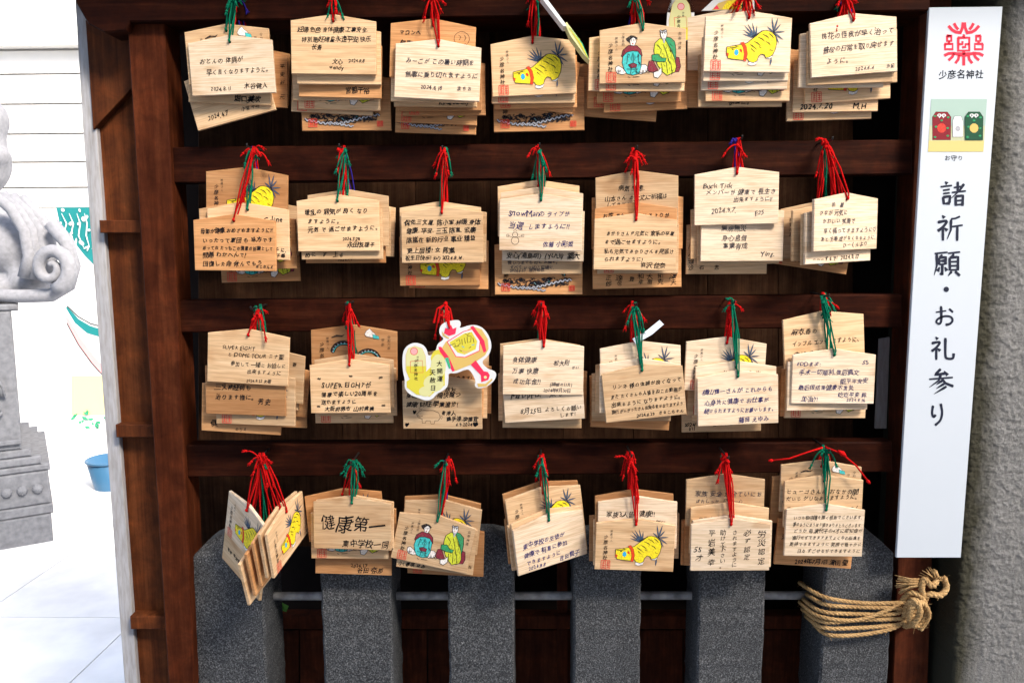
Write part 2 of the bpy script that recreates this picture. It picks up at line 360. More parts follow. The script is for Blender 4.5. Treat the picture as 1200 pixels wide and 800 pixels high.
def pic_sages():
    p = Print(); z = lambda L: [((x - 98) / 5.22, (y - 183) / 5.22) for x, y in L]
    P = lambda L, k, o='ink', w=.8: p.poly(z(L), k, o, w)
    P([(196, 398), (212, 388), (240, 405), (262, 432), (240, 442), (208, 436), (196, 418)], 'skin_white'); P([(345, 385), (375, 385), (392, 402), (384, 428), (348, 442), (325, 432)], 'skin_white')
    P([(230, 335), (238, 300), (270, 272), (322, 274), (348, 298), (355, 335), (340, 345), (248, 345)], 'burgundy')
    P([(240, 335), (262, 312), (295, 304), (330, 308), (350, 335), (350, 395), (338, 438), (300, 447), (264, 438), (246, 410), (234, 372)], 'teal')
    P([(272, 385), (300, 374), (324, 384), (320, 402), (285, 404)], 'burgundy'); P([(278, 244), (292, 224), (312, 228), (318, 250), (308, 275), (285, 272)], 'skin_white')
    P([(256, 232), (270, 222), (286, 213), (306, 215), (326, 228), (324, 240), (300, 226), (282, 240), (278, 256), (262, 246)], 'ink', None)
    P([(386, 412), (396, 366), (420, 362), (452, 420), (420, 432), (396, 428)], 'burgundy'); P([(548, 342), (576, 348), (586, 400), (576, 430), (550, 434)], 'burgundy')
    P([(492, 226), (522, 232), (548, 254), (556, 300), (556, 362), (530, 370), (500, 300)], 'cloak_green')
    P([(424, 300), (430, 262), (458, 235), (490, 240), (520, 290), (548, 350), (560, 402), (552, 432), (505, 452), (478, 430), (450, 395), (430, 350)], 'robe_yellow')
    P([(412, 330), (450, 325), (470, 348), (500, 350), (494, 372), (450, 372), (414, 362)], 'cloak_green'); P([(424, 432), (450, 425), (470, 405), (474, 440), (452, 466), (428, 460)], 'skin_white')
    P([(462, 196), (480, 186), (498, 190), (502, 215), (494, 240), (484, 262), (474, 240), (464, 220)], 'skin_white'); P([(458, 190), (464, 184), (472, 194), (486, 188), (492, 182), (500, 190), (500, 198), (464, 200)], 'wave_grey')
    P([(476, 232), (492, 232), (488, 262), (480, 262)], 'wave_grey', None); p.k += 1
    for L in ([(270, 320), (262, 380)], [(300, 315), (302, 372)], [(330, 325), (336, 380)], [(262, 410), (330, 412)], [(290, 404), (286, 440)], [(318, 404), (322, 438)], [(440, 270), (470, 300), (460, 330)], [(480, 270), (500, 320), (520, 380)],
              [(470, 380), (480, 425)], [(500, 372), (508, 440)], [(525, 372), (535, 430)], [(270, 455), (285, 462)], [(300, 458), (340, 455)], [(380, 430), (400, 436)], [(287, 246), (292, 247)], [(302, 246), (306, 246)], [(292, 264), (300, 265)], [(470, 208), (478, 208)], [(486, 208), (494, 208)]):
        p.ribbon(z(L), .7, 'ink')
    rg = random.Random(3)
    for cx, cy, rx, ry, n_ in ((296, 375, 46, 55, 16), (492, 345, 48, 85, 26), (290, 305, 50, 18, 6), (225, 415, 20, 12, 5), (362, 412, 20, 14, 5)):
        for q in range(n_):
            x0 = cx + rg.uniform(-rx, rx); y0 = cy + rg.uniform(-ry, ry); a = rg.gauss(1.5, .5); l_ = rg.uniform(14, 34)
            p.ribbon(z([(x0, y0), (x0 + l_ * .5 * math.cos(a) + rg.uniform(-4, 4), y0 + l_ * .5 * math.sin(a)), (x0 + l_ * math.cos(a), y0 + l_ * math.sin(a))]), [.2, .55, .2], 'ink')
    for x0, y0 in ((290, 240), (304, 240), (474, 203), (488, 203)): p.ribbon(z([(x0 - 3, y0), (x0 + 3, y0)]), .8, 'ink')
    p.ribbon(z([(293, 261), (301, 261)]), .8, 'stamp_red'); p.ribbon(z([(478, 222), (486, 222)]), .7, 'stamp_red')
    vtext(p, '少彦名命', 25.5, 2.5, 3.5, 'ink', .6, random.Random(1), 0, 1.1); vtext(p, '炎帝神農', 90, 3, 4, 'ink', .6, random.Random(2), 0, 1.3)
    shrine_text(p); seal(p); return p
def pic_dragon():
    p = Print(); rg = random.Random(11)
    for cx, cy, r_, a0, a1 in ((38, 26, 13, 175, 400), (66, 34, 12, 190, 380), (52, 40, 9, -10, 170)):
        L = [(cx + r_ * math.cos(R(a)), cy + r_ * .9 * math.sin(R(a))) for a in range(a0, a1, 9)]
        p.k += 1; p.ribbon(L, [2] + [5.5] * (len(L) - 2) + [2], 'ink'); p.k += 1; p.ribbon([(a + .8, b + 1.2) for a, b in L[1:-1]], .8, 'teal'); p.k += 1
        for q in L[1:-1:2]: p.ell(*q, .9, .9, 'wave_grey', 6)
    p.poly([(64, -1), (68, -4), (71, 0), (74, 2), (76, 6), (70, 7), (64, 6), (62, 3)], 'skin_white', 'ink', .5); p.poly([(71, 3), (78, 5), (79, 9), (72, 8)], 'teal', 'ink', .4)
    p.ribbon([(24, 8), (30, 5.5), (36, 6), (39, 4)], [1.2, 2.2, 1.8, .4], 'ink')
    for j in range(80):
        x = 12 + rg.random() * 72; y = 41 + rg.random() * 9 + (x - 12) * -.02; r_ = rg.uniform(1, 2.6); a0 = rg.uniform(0, 6); p.k += .2
        p.ribbon([(x + r_ * math.cos(a0 + q * .7), y + r_ * .7 * math.sin(a0 + q * .7)) for q in range(7)], rg.uniform(.8, 1.8), 'ink')
    L = []; x = 4
    while x < 88: L.append((x, 46.5 + 5 * math.sin(x * .055 - .3) + 1.2 * math.sin(x * 1.25))); x += 1.2
    p.k += 1; p.ribbon(L, 2.9, 'ink'); p.k += 1; p.ribbon(L, 1.6, 'wave_grey')
    L = []; x = 30
    while x < 58: L.append((x, 50 + (x - 30) * .18 + 1.0 * math.sin(x * 1.3))); x += 1.2
    p.k += 1; p.ribbon(L, 2.4, 'ink'); p.k += 1; p.ribbon(L, 1.5, 'wave_grey')
    p.k += 1; vtext(p, '令和六年', 88, 4, 4, 'ink', .6, random.Random(5), 0, 1.15); vtext(p, '甲辰', 81, 8, 4, 'ink', .6, random.Random(6), 0, 1.3)
    shrine_text(p); seal(p, 84, 49, 6); seal(p, 8, 46, 9); return p

# ---- handwriting on the plaques: (x, y, size, text[, options]) in the same units
T = {}
def H(key, *lines, k='ink', heavy=.10): T[key] = (lines, k, heavy)
H('a1', (12, 17, 7, 'おとんの 体調が'), (19, 30, 7.6, '早く良くなりますように。'), (22, 49, 6.2, '2024.8.11'), (62, 47, 7, '水谷健人'))
H('a4', (16, 44, 7, '2024.4.7'), (58, 46, 5.5, '小宮 千尋')); H('a3', (55, 51, 8, '堀口美吹'), heavy=.3)
H('b1', (8, 6, 6.2, '妊婦 色色 身体健康 工事安全.'), (12, 17, 6.6, '特別是妊婦童永遠平安.快乐'), (24, 26, 6, '长寿'), (48, 42, 6, '文心'), (67, 41, 5, '2024.8.8'), (44, 48, 6, 'wendy'), heavy=.12)
H('b3', (14, 30, 6.2, 'ように'), (16, 38, 5.4, '大阪府七股郡色吉帝本町2の9の5'), (56, 47, 7.2, '宮脇千裕'), heavy=.15)
H('c1', (12, 14, 7, 'みーこが この暑い時期を'), (12, 29, 7, '無事に乗り切れますように'), (30, 43, 6.2, '2024.8.18'), (72, 43, 6, 'まちお'), k='pencil', heavy=.12)
H('c2', (10, 5, 6.4, 'マロンへ'), (11, 17, 7, '無事に'), heavy=.2); H('c3', (54, 52, 6, 'Kiroe Sammy'), heavy=.3)
H('g1', (12, 11, 7.6, '桃花の怪我が早く治って'), (14, 26, 7.6, '普段の日常を取り戻せます'), (17, 39, 7.6, 'ように。'), (50, 50, 6, '2024.6.4'), (86, 50, 5.5, '沙紀'), k='pencil', heavy=.08)
H('g2', (28, 50, 6.4, '令和6年  7月10日'), heavy=.12); H('g4', (88, 46, 7, '修'), heavy=.1); H('g6', (8, 50, 9, '2024.7.20'), (70, 49, 9, 'M.H'), heavy=.3); H('f5', (36, 51, 7, '伊藤仁。'), heavy=.25)
H('h1', (8, 9, 6.8, '母御が健康 おめざめますように!!'), (10, 20, 6.8, 'いったって軍団 も 味方です'), (10, 29, 6, 'めってね たつもこの健康の祈願として'), (10, 37, 7, '問題 わかへんで!'), (10, 48, 7, '回復した命 休んでもう'), (74, 52, 5.6, 'おじのんえ'), heavy=.22)
H('h2', (12, 8, 9, 'Dear Nana & Celine'), (80, 44, 7, '千に.'), (82, 52, 6, '千尋'), heavy=.25)
H('i1', (9, 9, 7, '暖乱の 病気が 良く なり'), (12, 20, 7, 'ますように。'), (12, 30, 7, '元気 で 過ごせますように。'), (54, 42, 5, '2024.7.28'), (60, 48, 6.6, '永田友理子'), heavy=.22)
H('i2', (4, 51, 7, 'めに   す   上る'), heavy=.2); H('i6', (40, 53, 5, '2024.7.1'), heavy=.1)
H('j1', (4, 7, 7, '保佑三文屠. 陈小军.林暖.身体'), (6, 17, 7, '健康. 平安. 三玉 陈嵐. 宏康.'), (6, 28, 7, '陈嵐在 新的行业 事业 精益'), (6, 40, 7.4, '更上层楼! 女 陈嵐'), (4, 50, 6, '祝生日快乐! (ω) 2024.8.14.'), heavy=.22)
H('k1', (11, 10, 9, 'SnowMan'), (47, 12, 7, 'の ライブが'), (11, 25, 9, '当選'), (34, 27, 7.6, 'しますように!!'), (52, 48, 7, '佐藤 小彩姫'), k='blue_ink', heavy=.1)
H('k3', (5, 51, 7.4, '安心(浦島明)  (YUUI)  薬大'), heavy=.18); H('k4', (7, 43, 5, '雪.いつまでも 日に お福を。'), (10, 48.5, 5, 'すべて いっぱい 日頃に.'), (10, 54, 4.6, '2024.6.22   桂井和也'), k='pencil', heavy=.1)
H('l1', (14, 13, 6.4, 'あかりさんが元気に 家系の卒業'), (12, 23, 6.4, 'まで過ごせますように。'), (12, 34, 6.4, '私も元気であかりさんを見届け'), (12, 43, 6.4, 'られますように!'), (56, 52, 7, '柳沢 佳奈'), heavy=.15)
H('l2', (9, 5, 6.6, 'お花 あわい の  はるよりが'), heavy=.2); H('l3', (27, 9, 7, '病気 全癒.'), (11, 21, 6.6, '山本さん の大丈に祈福は'), (13, 29, 5.8, 'してきてもらう'), heavy=.1)
H('m1', (10, 9, 8, 'Buck Tick'), (13, 17, 7.6, 'メンバーが 健康で 長生き'), (46, 27, 6, '出来ますように!!'), (20, 38, 7.6, '2024.9.7.'), (71, 42, 7, 'E25'), k='pencil', heavy=.06)
H('m2', (24, 16, 7.6, '無病無災'), (25, 27, 7.6, '身心息個'), (26, 37, 7.6, '事業有成'), (72, 46, 8, 'Ying.'), k='pencil', heavy=.08)
H('n1', (26, 3, 5.8, '祈    願'), (7, 11, 7, 'ひなが 元気に'), (12, 21, 7, 'かわいい 笑顔で'), (14, 32, 7, '早く帰ってきますように♡'), (10, 42, 6.6, 'あと 方眼.症がなくなるように.'), (44, 50, 6.6, 'ひーくんより'), k='pencil', heavy=.12)
H('n2', (10, 52, 6, 'ーーーするで!'), (52, 51, 7, '2024.8.17'), heavy=.2)
H('o1', (18, 12, 6.4, 'SUPER EIGHT'), (24, 21, 6.4, 'と DOME TOUR ニナ聖'), (28, 32, 6.8, '参加して 一緒に お話しに'), (48, 41, 6, '出来ますように'), (48, 53, 4.6, '2024.8.22 友香'), heavy=.08)
H('o2', (12, 8, 7.2, 'すいせます様に。'), (12, 21, 7.4, '三叉神経病も'), (12, 34, 7.4, '治ります様に。'), (64, 37, 8.6, '芳史'), heavy=.18)
H('o4', (11, 43, 10, '健ー'), (42, 56, 5, 'のりえ'), heavy=.1); H('o5', (84, 8, 5, '香'), heavy=.1)
H('p1', (9, 13, 5, '∞'), (85, 12, 5, '∞'), (48, 10, 5, '∞'), (7, 48, 5, '∞'), (88, 47, 5, '∞'), (14, 19, 8.6, 'SUPER EIGHTが'), (13, 32, 7, '健康で楽しい20周年を'), (13, 42, 6.2, '送れますように'), (17, 53, 6.4, '大阪府堺市  山村麻美'), heavy=.25)
H('p2', (6, 8, 5, '御来 平安'), (60, 8, 5, '令和 六年'), heavy=.1)
H('q1', (53, 6, 7, '朋友.'), (4, 13, 7.4, '身體健康,幸福快樂つ'), (4, 24, 7.4, '健康 財旺.學業進步!'), (48, 36, 6, '香港人'), (54, 43, 6.4, '鵜手達.李嘉宣'), (66, 50, 5.6, '6.9.2024♥'), (12, 36, 4, '♥'), (2, 52, 4, '♥'), heavy=.2)
H('q2', (58, 8, 6, 'くれます!'), heavy=.2)
H('r1', (11, 12, 7.6, '身体健康'), (11, 26, 7.6, '万事 快意'), (12, 39, 7.6, '成功年金!!'), (62, 16, 6.6, '松大則'), (84, 23, 4.6, 'せい'), (58, 44, 5, '(神間の11月)'), (50, 51, 5, '2024年8月30日'), k='pencil', heavy=.1)
H('r3', (10, 21, 9.4, 'MaDpHa!   楽しい'), (20, 42, 7.6, '8月25日'), (50, 42, 7, 'よろしくお願い'), (68, 50, 6, 'します!'), heavy=.1)
H('s1', (11, 13, 6.4, 'リンネ 様の体調が良くなって'), (8, 25, 6.2, 'また たくさんの人猫をねこの動画が'), (8, 35, 6.2, '出来るように なりますように。'), (8, 44, 5.6, '旅行 がんがったさん出来る安がなりますよう'), (38, 52, 5.6, '2024.8.29   きなこちゃん'), heavy=.15)
H('t1', (6, 14, 7, '横山輝一さんが これからも'), (8, 27, 7, '心身共に健康で お仕事が'), (8, 38, 6.8, '続けられますようにお願いします。'), (50, 51, 7, '藤岡 えゆみ'), k='blue_ink', heavy=.12)
H('t2', (10, 10, 6, '心 空'), (32, 3, 9, '治 手術うま'), (84, 10, 6, '術'), heavy=.1); H('t5', (3, 46, 6, '2024/'), (8, 53, 5.6, '1/11'), (38, 47, 5, '夜   ゆり  が'), heavy=.2)
H('u1', (5, 7, 6.6, 'EDDまま:'), (84, 5, 6.6, '55'), (8, 17, 7, '手术一切顺利,做后真文'), (58, 28, 6.6, '能平平安安'), (8, 36, 6.6, '最后报结果健康不发炎'), (56, 45, 6.4, '吃吃平安 解.'), (12, 53, 7, '加油!!!'), (66, 53, 5.6, '2024.9.16'), k='blue_ink', heavy=.06)
H('u2', (10, 11, 8, '麻衣香の'), (10, 25, 8, 'インフル エンザ  ますように、'), (10, 39, 8, '病が 早くよく'), heavy=.15)
H('w1', (8, 15, 21, '健康第一'), (36, 50, 10, '東中学校一同'), heavy=.2)
H('w5', (46, 44, 6.2, '2024.1.7'), (54, 52, 8, '谷田 奈那'), heavy=.15); H('x3', (2, 54, 6, '小! 春咲 はみ'), (92, 46, 6, 'まる'), heavy=.2)
H('y1', (10, 20, 7.4, '東中学校の生徒が'), (10, 32, 7.4, '健康で 有意に参加'), (12, 43, 7, 'できますように'), (14, 56, 6.6, '2024.8.8'), (58, 52, 7.4, '吉田賢子'), k='blue_ink', heavy=.15)
H('z2', (10, 11, 8, '家族3人皆  健康!!'), (12, 23, 7, '(みんなで健康で元気に'), (94, 46, 5, 'う'), heavy=.12); H('z3', (10, 7, 5, '健康にいる'), (70, 6, 4.6, '令和一年'), heavy=.18)
H('d2', (10, 10, 6, 'つねづね見ていただき'), (11, 18, 6, 'ありがとうございました'), heavy=.05); H('d3', (11, 13, 8, '家族 安全 が全ていにお'), (12, 24, 6, 'ぼれしっか   四口一心'), k='pencil', heavy=.1)
H('e1', (9, 7, 5.8, 'いつも御守護を厚く感謝でございます.'), (9, 15.5, 5.8, '夢のようにほうぼう頂きありがとうございます.'), (10, 24, 5.8, 'どうか 母.素代子の4才に認知症が'), (9, 32.5, 5.6, '進行せずできますまでよく今の私達を'), (6, 41, 5.6, '期待できますように 笑顔で穏やかに'), (16, 50, 5.6, '日々 すごせるができますように'), k='ink', heavy=.04)
H('e2', (2, 9, 7.4, 'ヒューゴさんの おなかの間'), (2, 19, 7, 'だいじ ゲリなおりますように。'), (3, 32, 7.2, 'チャリーさんは元気 でつれあく'), (4, 43, 6.4, 'がんばれ!'), heavy=.08)
H('e4', (26, 51, 7, '2024年7月1日 濱田 瑩'), (6, 18, 8, '寿'), heavy=.18); H('v6', (12, 34, 6, '年年  平安福寿'), heavy=.2); H('misc', (12, 50, 5.6, '家内安全'), heavy=.1)
VT = {  # vertical handwriting: (x, y, size, text)
 'd1': ((84, 7, 9.6, '労災認定', 1.22), (66, 6, 9, '必ず認定', 1.15), (51, 6, 7.6, 'されますように', .93), (36, 6, 8, '助けて下さい。', .90), (21, 5, 10, '平岩美幸', 1.25), (6, 38, 10, '才', 1.1), (4, 26, 10, '5', 1), (9, 26, 10, '5', 1)),
 'l4': ((14, 43, 7, '正郎', 1), (26, 43, 7, '達也', 1), (40, 45, 7, '豊', 1), (50, 42, 7, '和幸', 1), (60, 42, 7, '大樹', 1), (72, 42, 7, '拓克', 1), (86, 42, 7.6, '澤夫', 1)),
 'a5': ((90, 8, 6, '平安祈', 1.6), (90, 44, 6, '元', 1)), 'm4': ((2, 22, 7.4, '藤人', 1.1), (2, 40, 7.4, '理沙', 1.1), (16, 48, 6, '石', 1), (34, 48, 7, '志 の', 1)),
 'v2': ((6, 30, 6, '祈願', 1.1), (34, 48, 5, '誠', 1), (52, 48, 5, '命', 1), (70, 48, 6, '健', 1)), 'mini': ((10, 10, 5, '祈願成就', 1.2),) }
DOODLE = {
 'c2': lambda p: [p.ribbon([(83 + 9 * math.cos(a), 13 + 8 * math.sin(a)) for a in [i * .5 for i in range(14)]], .5, 'ink'), p.ribbon([(79, 9), (82, 11), (80, 15)], .6, 'ink'), p.ribbon([(86, 9), (88, 12), (86, 15)], .6, 'ink'), p.ribbon([(80, 18), (84, 20), (88, 18)], .5, 'ink'), p.ribbon([(78, 21), (77, 25)], .5, 'ink'), p.ribbon([(86, 21), (88, 25)], .5, 'ink')],
 'k1': lambda p: [p.ribbon([(19 + r_ * math.cos(a), cy + r_ * math.sin(a)) for a in [i * .6 for i in range(12)]], .6, 'ink') for cy, r_ in ((41, 3.2), (48, 4.6))] + [p.ribbon([(16, 44), (10, 42)], .5, 'ink'), p.ribbon([(22, 44), (28, 42)], .5, 'ink'), p.ribbon([(9, 40.5), (11.5, 40.5), (11.5, 43.5), (9, 43.5), (9, 40.5)], .5, 'ink'), p.ribbon([(27, 40.5), (29.5, 40.5), (29.5, 43.5), (27, 43.5), (27, 40.5)], .5, 'ink'), p.ribbon([(17, 37), (19, 34), (21, 37)], .6, 'ink')],
 'q1': lambda p: [p.ribbon([(20, 38), (24, 35), (30, 36), (38, 36), (45, 39), (47, 45), (44, 49), (40, 49), (39, 53), (35, 53), (34, 49), (29, 49), (28, 52), (24, 52), (24, 47), (19, 45), (17, 41), (20, 38)], .6, 'ink'), p.ribbon([(18, 41), (21, 44), (25, 43)], .6, 'ink'), p.ribbon([(21, 36), (20, 33), (24, 35)], .6, 'ink'), p.ribbon([(47, 42), (50, 44), (48, 47)], .5, 'ink')],
}
allch = set('神農さん少彦名神社少彦名命炎帝神農令和六年甲辰お守り大開運天赦日諸祈願・お礼参り薬')
for ls, _, _ in T.values():
    for l in ls: allch |= set(l[3])
for ls in VT.values():
    for l in ls: allch |= set(l[3])
cache_glyphs(sorted(allch))

U = .14 / 99
THK = .0058
def ema_fn(size): return lambda x, y, k: ((x - 49.5) * U, -THK / 2 - .00018 - k * .00003, -y * U)
PIC = {'T': pic_tiger(), 'S': pic_sages(), 'D': pic_dragon()}
PICM = {k: p.mesh('printed_picture', lambda x, y, q: ((x - 49.5) * U, -THK / 2 - .0002 - q * .000016, -y * U)) for k, p in PIC.items()}
HWM = {}
def hand_mesh(key):
    if key in HWM: return HWM[key]
    p = Print(); rg = random.Random(sum(map(ord, key)) * 7)
    if key in T:
        ls, k, hv = T[key]
        for l in ls:
            w_ = sum(adv(c) for c in l[3]) * l[2] * .95; w_ = min(1, (96 - l[0]) / max(w_, 1))
            text(p, l[3], l[0], min(l[1], 57.6 - l[2] * 1.1), l[2] * 1.06 if w_ == 1 else l[2], k, 1.15, rg, .06 + hv * 1.15, .95 * w_, rg.uniform(-.03, .01))
    for l in VT.get(key, ()): vtext(p, l[3], l[0], l[1], l[2], 'ink', 1.0, rg, .1, l[4])
    if key in DOODLE: DOODLE[key](p)
    # cut whatever would run past the rim
    HWM[key] = p.mesh('handwriting', lambda x, y, q: ((max(.8, min(98.2, x)) - 49.5) * U, -THK / 2 - .0002 - q * .00006, -min(y, 58.6) * U)); return HWM[key]
BOARD = {}
def board_mesh(tone):
    if tone in BOARD: return BOARD[tone]
    mb = MB(); w = 49.5 * U; h = .6 * U; bt = -59.5 * U; ap = 8.2 * U
    out = [(-w, bt), (w, bt), (w, h), (0, ap), (-w, h)]
    hole = [(1.7 * U * math.cos(a), 1.7 * U * math.sin(a)) for a in [-2 * math.pi * i / 8 for i in range(8)]]
    c = .0007; ins = [(-w + c, bt + c), (w - c, bt + c), (w - c, h - c), (0, ap - c), (-w + c, h - c)]
    for yy, flip in ((-THK / 2, False), (THK / 2, True)):
        tr = tessellate_polygon([[Vector((x, z, 0)) for x, z in ins], [Vector((x, z, 0)) for x, z in hole]])
        pts = [(x, yy, z) for x, z in ins + hole]; fs = []
        for a, b_, d in tr:
            A, B, D = (Vector(pts[q]) for q in (a, b_, d)); nn = (B - A).cross(D - A)
            f = (a, b_, d) if (nn.y < 0) != flip else (d, b_, a); fs.append(f)
        mb.add(pts, fs, tone)
    n = 5
    ring = lambda L, y: [(x, y, z) for x, z in L]
    vs = ring(ins, -THK / 2) + ring(out, -THK / 2 + c) + ring(out, THK / 2 - c) + ring(ins, THK / 2); fs = []
    for q in range(3):
        for i in range(n): fs.append((q * n + i, (q + 1) * n + i, (q + 1) * n + (i + 1) % n, q * n + (i + 1) % n))
    mb.add(vs, fs, tone)
    m_ = len(hole); mb.add(ring(hole, -THK / 2) + ring(hole, THK / 2), [(i, (i + 1) % m_, m_ + (i + 1) % m_, m_ + i) for i in range(m_)], 'dark_brown')
    BOARD[tone] = mb.mesh('plaque_board'); return BOARD[tone]
TONE = {'w': 'white_plaque', 't': 'tan_plaque', 'o': 'orange_plaque'}
ORD = ['front', 'second from front', 'third from front', 'fourth from front', 'fifth from front', 'sixth from front', 'seventh from front', 'eighth from front', 'rearmost']
NTH = ['first', 'second', 'third', 'fourth', 'fifth', 'sixth', 'seventh']; ROW = ['top', 'second', 'third', 'bottom']

def cord(ema, mw, nail, color, rg, front, th):
    """loop from the hole up to the hook, knot and two frayed tails"""
    mb = MB(); k = 'cord_' + color; inv = mw.inverted()
    L = lambda p: inv @ Vector(p)
    hf = mw @ Vector((0, -th / 2 - .0022, .0005)); hb = mw @ Vector((0, th / 2 + .0018, .0005)); up = mw @ Vector((0, 0, 10 * U))
    kn = Vector(nail); kn.y = min(kn.y, hf.y + .004)
    sp = .0022 + rg.random() * .002
    r_ = .00135
    a = [hb, mw @ Vector((0, 0, -.0012)), hf, hf.lerp(kn, .5) + Vector((-sp, -.001, 0)), kn + Vector((-.001, 0, 0))]
    b_ = [hb, hb + (kn - hb) * .25 + Vector((sp * .6, 0, 0)), hb.lerp(kn, .6) + Vector((sp, 0, 0)), kn + Vector((.001, 0, 0))]
    apex = mw @ Vector((0, -th / 2 - .0015, 6 * U))
    c_ = [hf, apex + Vector((.0016, -.0006, 0)), apex.lerp(kn, .5) + Vector((sp * 1.6, -.001, 0)), kn]
    mb.tube([L(p) for p in a], r_, k, 5, False); mb.tube([L(p) for p in b_], r_, k, 5, False)
    if front: mb.tube([L(p) for p in c_], r_, k, 5, False)
    # bead-like knot where the loop passes the hole
    mb.tube([L(hf + Vector((0, 0, .004))), L(hf + Vector((0, -.0012, .0015))), L(hf + Vector((0, 0, -.0012)))], [.0016, .0024, .0012], k, 6)
    # knot above
    kk = kn + Vector((rg.uniform(-.004, .004), -.002, -rg.uniform(.004, .014)))
    mb.tube([L(kk + Vector((0, 0, -.0035))), L(kk), L(kk + Vector((0, 0, .0035)))], [.0014, .0036, .0014], k, 6)
    for q in (-1, 1):
        if rg.random() < (.3 if front else .62): continue
        ln = rg.uniform(.012, .028); dirx = q * rg.uniform(.25, 1.0); up_ = rg.choice((-.3, .2, .7, 1.1)); dn = rg.uniform(.6, 1.6)
        pts = [kk + Vector((dirx * ln * s_ * .8, -.003 * s_ - .001, ln * (up_ * s_ - dn * s_ * s_))) for s_ in (0, .25, .5, .75, 1.0)]
        mb.tube([L(p) for p in pts], .0013, k, 5)
        d = (pts[-1] - pts[-2]).normalized(); e = pts[-1]
        mb.tube([L(e - d * .001), L(e + d * .0015), L(e + d * .003)], [.0012, .0026, .0016], k, 6)
        for f_ in range(7):
            o_ = Vector((rg.uniform(-1, 1), rg.uniform(-1, 1), rg.uniform(-1, 1))) * .0032
            mb.tube([L(e + d * .002), L(e + d * .008 + o_)], [.0012, .0006], k, 4)
    c = mb.obj('cord', ema, True)
    return c
# each bundle: hook pixel, then plaques front to back:
# (hole x, hole y, tilt, tone, face, description, cord colour, {options})
B = {}
B[0, 0] = ((275, -14), [
 (270, 50, -2, 'w', 'a1', 'pale plaque dated 2024.8.11, front', 'g'), (266, 37, -2.5, 't', 'D', 'dragon-print plaque peeking above the front one', 'g'),
 (270, 62, 3, 't', 'a3', 'tan plaque with bold name low right', 'r'), (262, 84, -14, 't', 'a4', 'strongly tilted plaque dated 2024.4.7', 'g'),
 (289, 66, 2, 'o', 'a5', 'darker plaque jutting out right, vertical writing', 'b'), (293, 62, 4, 'o', '', 'blank aged plaque, rightmost', 'r')])
B[0, 1] = ((390, -16), [
 (391, 26, 1, 't', 'b1', 'front plaque with wish signed wendy', 'r'), (397, 38, 1, 't', '', 'blank plaque behind the wendy wish', 'g'),
 (399, 54, 2, 'o', 'b3', 'tan plaque with writing lower right', 'r'), (390, 57, 0, 't', '', 'plaque with bare left rim', 'r'),
 (398, 69, 2, 't', 'S', 'sages-print plaque showing its teal robe', 'g'), (391, 74, 3.5, 't', 'S', 'tilted print plaque, lower left', 'r'), (405, 93, 0, 'o', 'D', 'lowest plaque, grey wave print', 'r', dict(big=1.1))])
B[0, 2] = ((508, -14), [
 (514, 55, 3, 'w', 'c1', 'bright front plaque dated 2024.8.18', 'r'), (508, 31, 3, 'o', 'c2', 'plaque with doodled dog face, top', 'r'), (508, 59, 2, 't', '', 'plaque hugging the bright one, left rim showing', 'r'),
 (511, 65, 1.5, 't', 'c3', 'plaque with bold latin name at its foot', 'g'), (515, 70, 0, 'o', '', 'blank orange plaque', 'r'),
 (520, 76, 0, 'o', 'T', 'orange plaque shifted right', 'r'), (513, 86, 3, 'o', 'S', 'tilted orange plaque near the bottom', 'b'), (512, 98, 2.5, 'o', 'D', 'lowest orange plaque with wave print', 'r')])
B[0, 3] = ((627, -14), [
 (624, 51, -2, 't', 'T', 'front plaque, yellow tiger print', 'r'), (625, 61, 0, 't', 'T', 'second tiger plaque, only lower rim visible', 'r'),
 (627, 67, -.5, 'o', 'T', 'third plaque, thin strip visible', 'g'), (632, 68, 9, 'o', '', 'plaque swung clockwise behind, right corner out', 'r'), (631, 93, -.5, 'o', 'D', 'lowest plaque with black dragon and wave', 'r', dict(big=1.11))])
B[0, 4] = ((745, -14), [
 (753, 36, 0, 't', 'S', 'front plaque with two seated sages', 'g'), (753, 46, .5, 't', 'S', 'plaque with red seal under the sages', 'r'),
 (740, 46, 1, 't', 'T', 'plaque standing out to the left', 'r'), (749, 60, 0, 'o', 'S', 'orange plaque with seal and robe hem', 'g'),
 (755, 70, -2, 'o', 'T', 'orange plaque tilted up right', 'r'), (738, 68, 1, 'o', 'S', 'dark orange plaque at lower left', 'r'), (726, 80, 5, 'o', '', 'lowest plaque, tilted, pushed left', 'b')])
B[0, 5] = ((873, -16), [
 (877, 22, 1, 'w', 'T', 'bright front plaque, yellow tiger print', 'r'), (875, 33, 0, 'w', 'S', 'bright plaque right behind the tiger', 'r'),
 (873, 44, 0, 'w', 'T', 'bright plaque with red seal, third down', 'g'), (877, 58, 0, 't', 'S', 'plaque with teal robe hem', 'r'),
 (868, 65, 0, 't', 'f5', 'plaque with a bold name at its foot', 'r'), (855, 20, -1, 'w', '', 'blank pale plaque set left and high', 'o'), (852, 66, 0, 'o', '', 'blank orange plaque set left and low', 'r'), (887, 60, 1, 'o', 'mini', 'orange plaque behind, right rim only', 'r')])
B[0, 6] = ((990, -14), [
 (999, 25, -4, 'w', 'g1', 'bright front plaque, three pencilled lines, 2024.6.4', 'r'), (996, 36, -2, 't', '', 'plaque just behind the pencilled one', 'r'),
 (987, 41, 0, 'w', 'g2', 'bright plaque reading 7月10日', 'r'), (1001, 38, -3, 't', 'g4', 'plaque poking out at the right', 'g'),
 (992, 58, -3, 't', 'T', 'tiger-print plaque with legs visible', 'r'), (980, 71, 0, 't', 'g6', 'plaque reading M.H in large letters', 'b'), (972, 81, -1, 't', 'T', 'lowest plaque with red seal', 'r'), (976, 60, 0, 't', '', 'blank plaque, leftmost rim', 'r')])
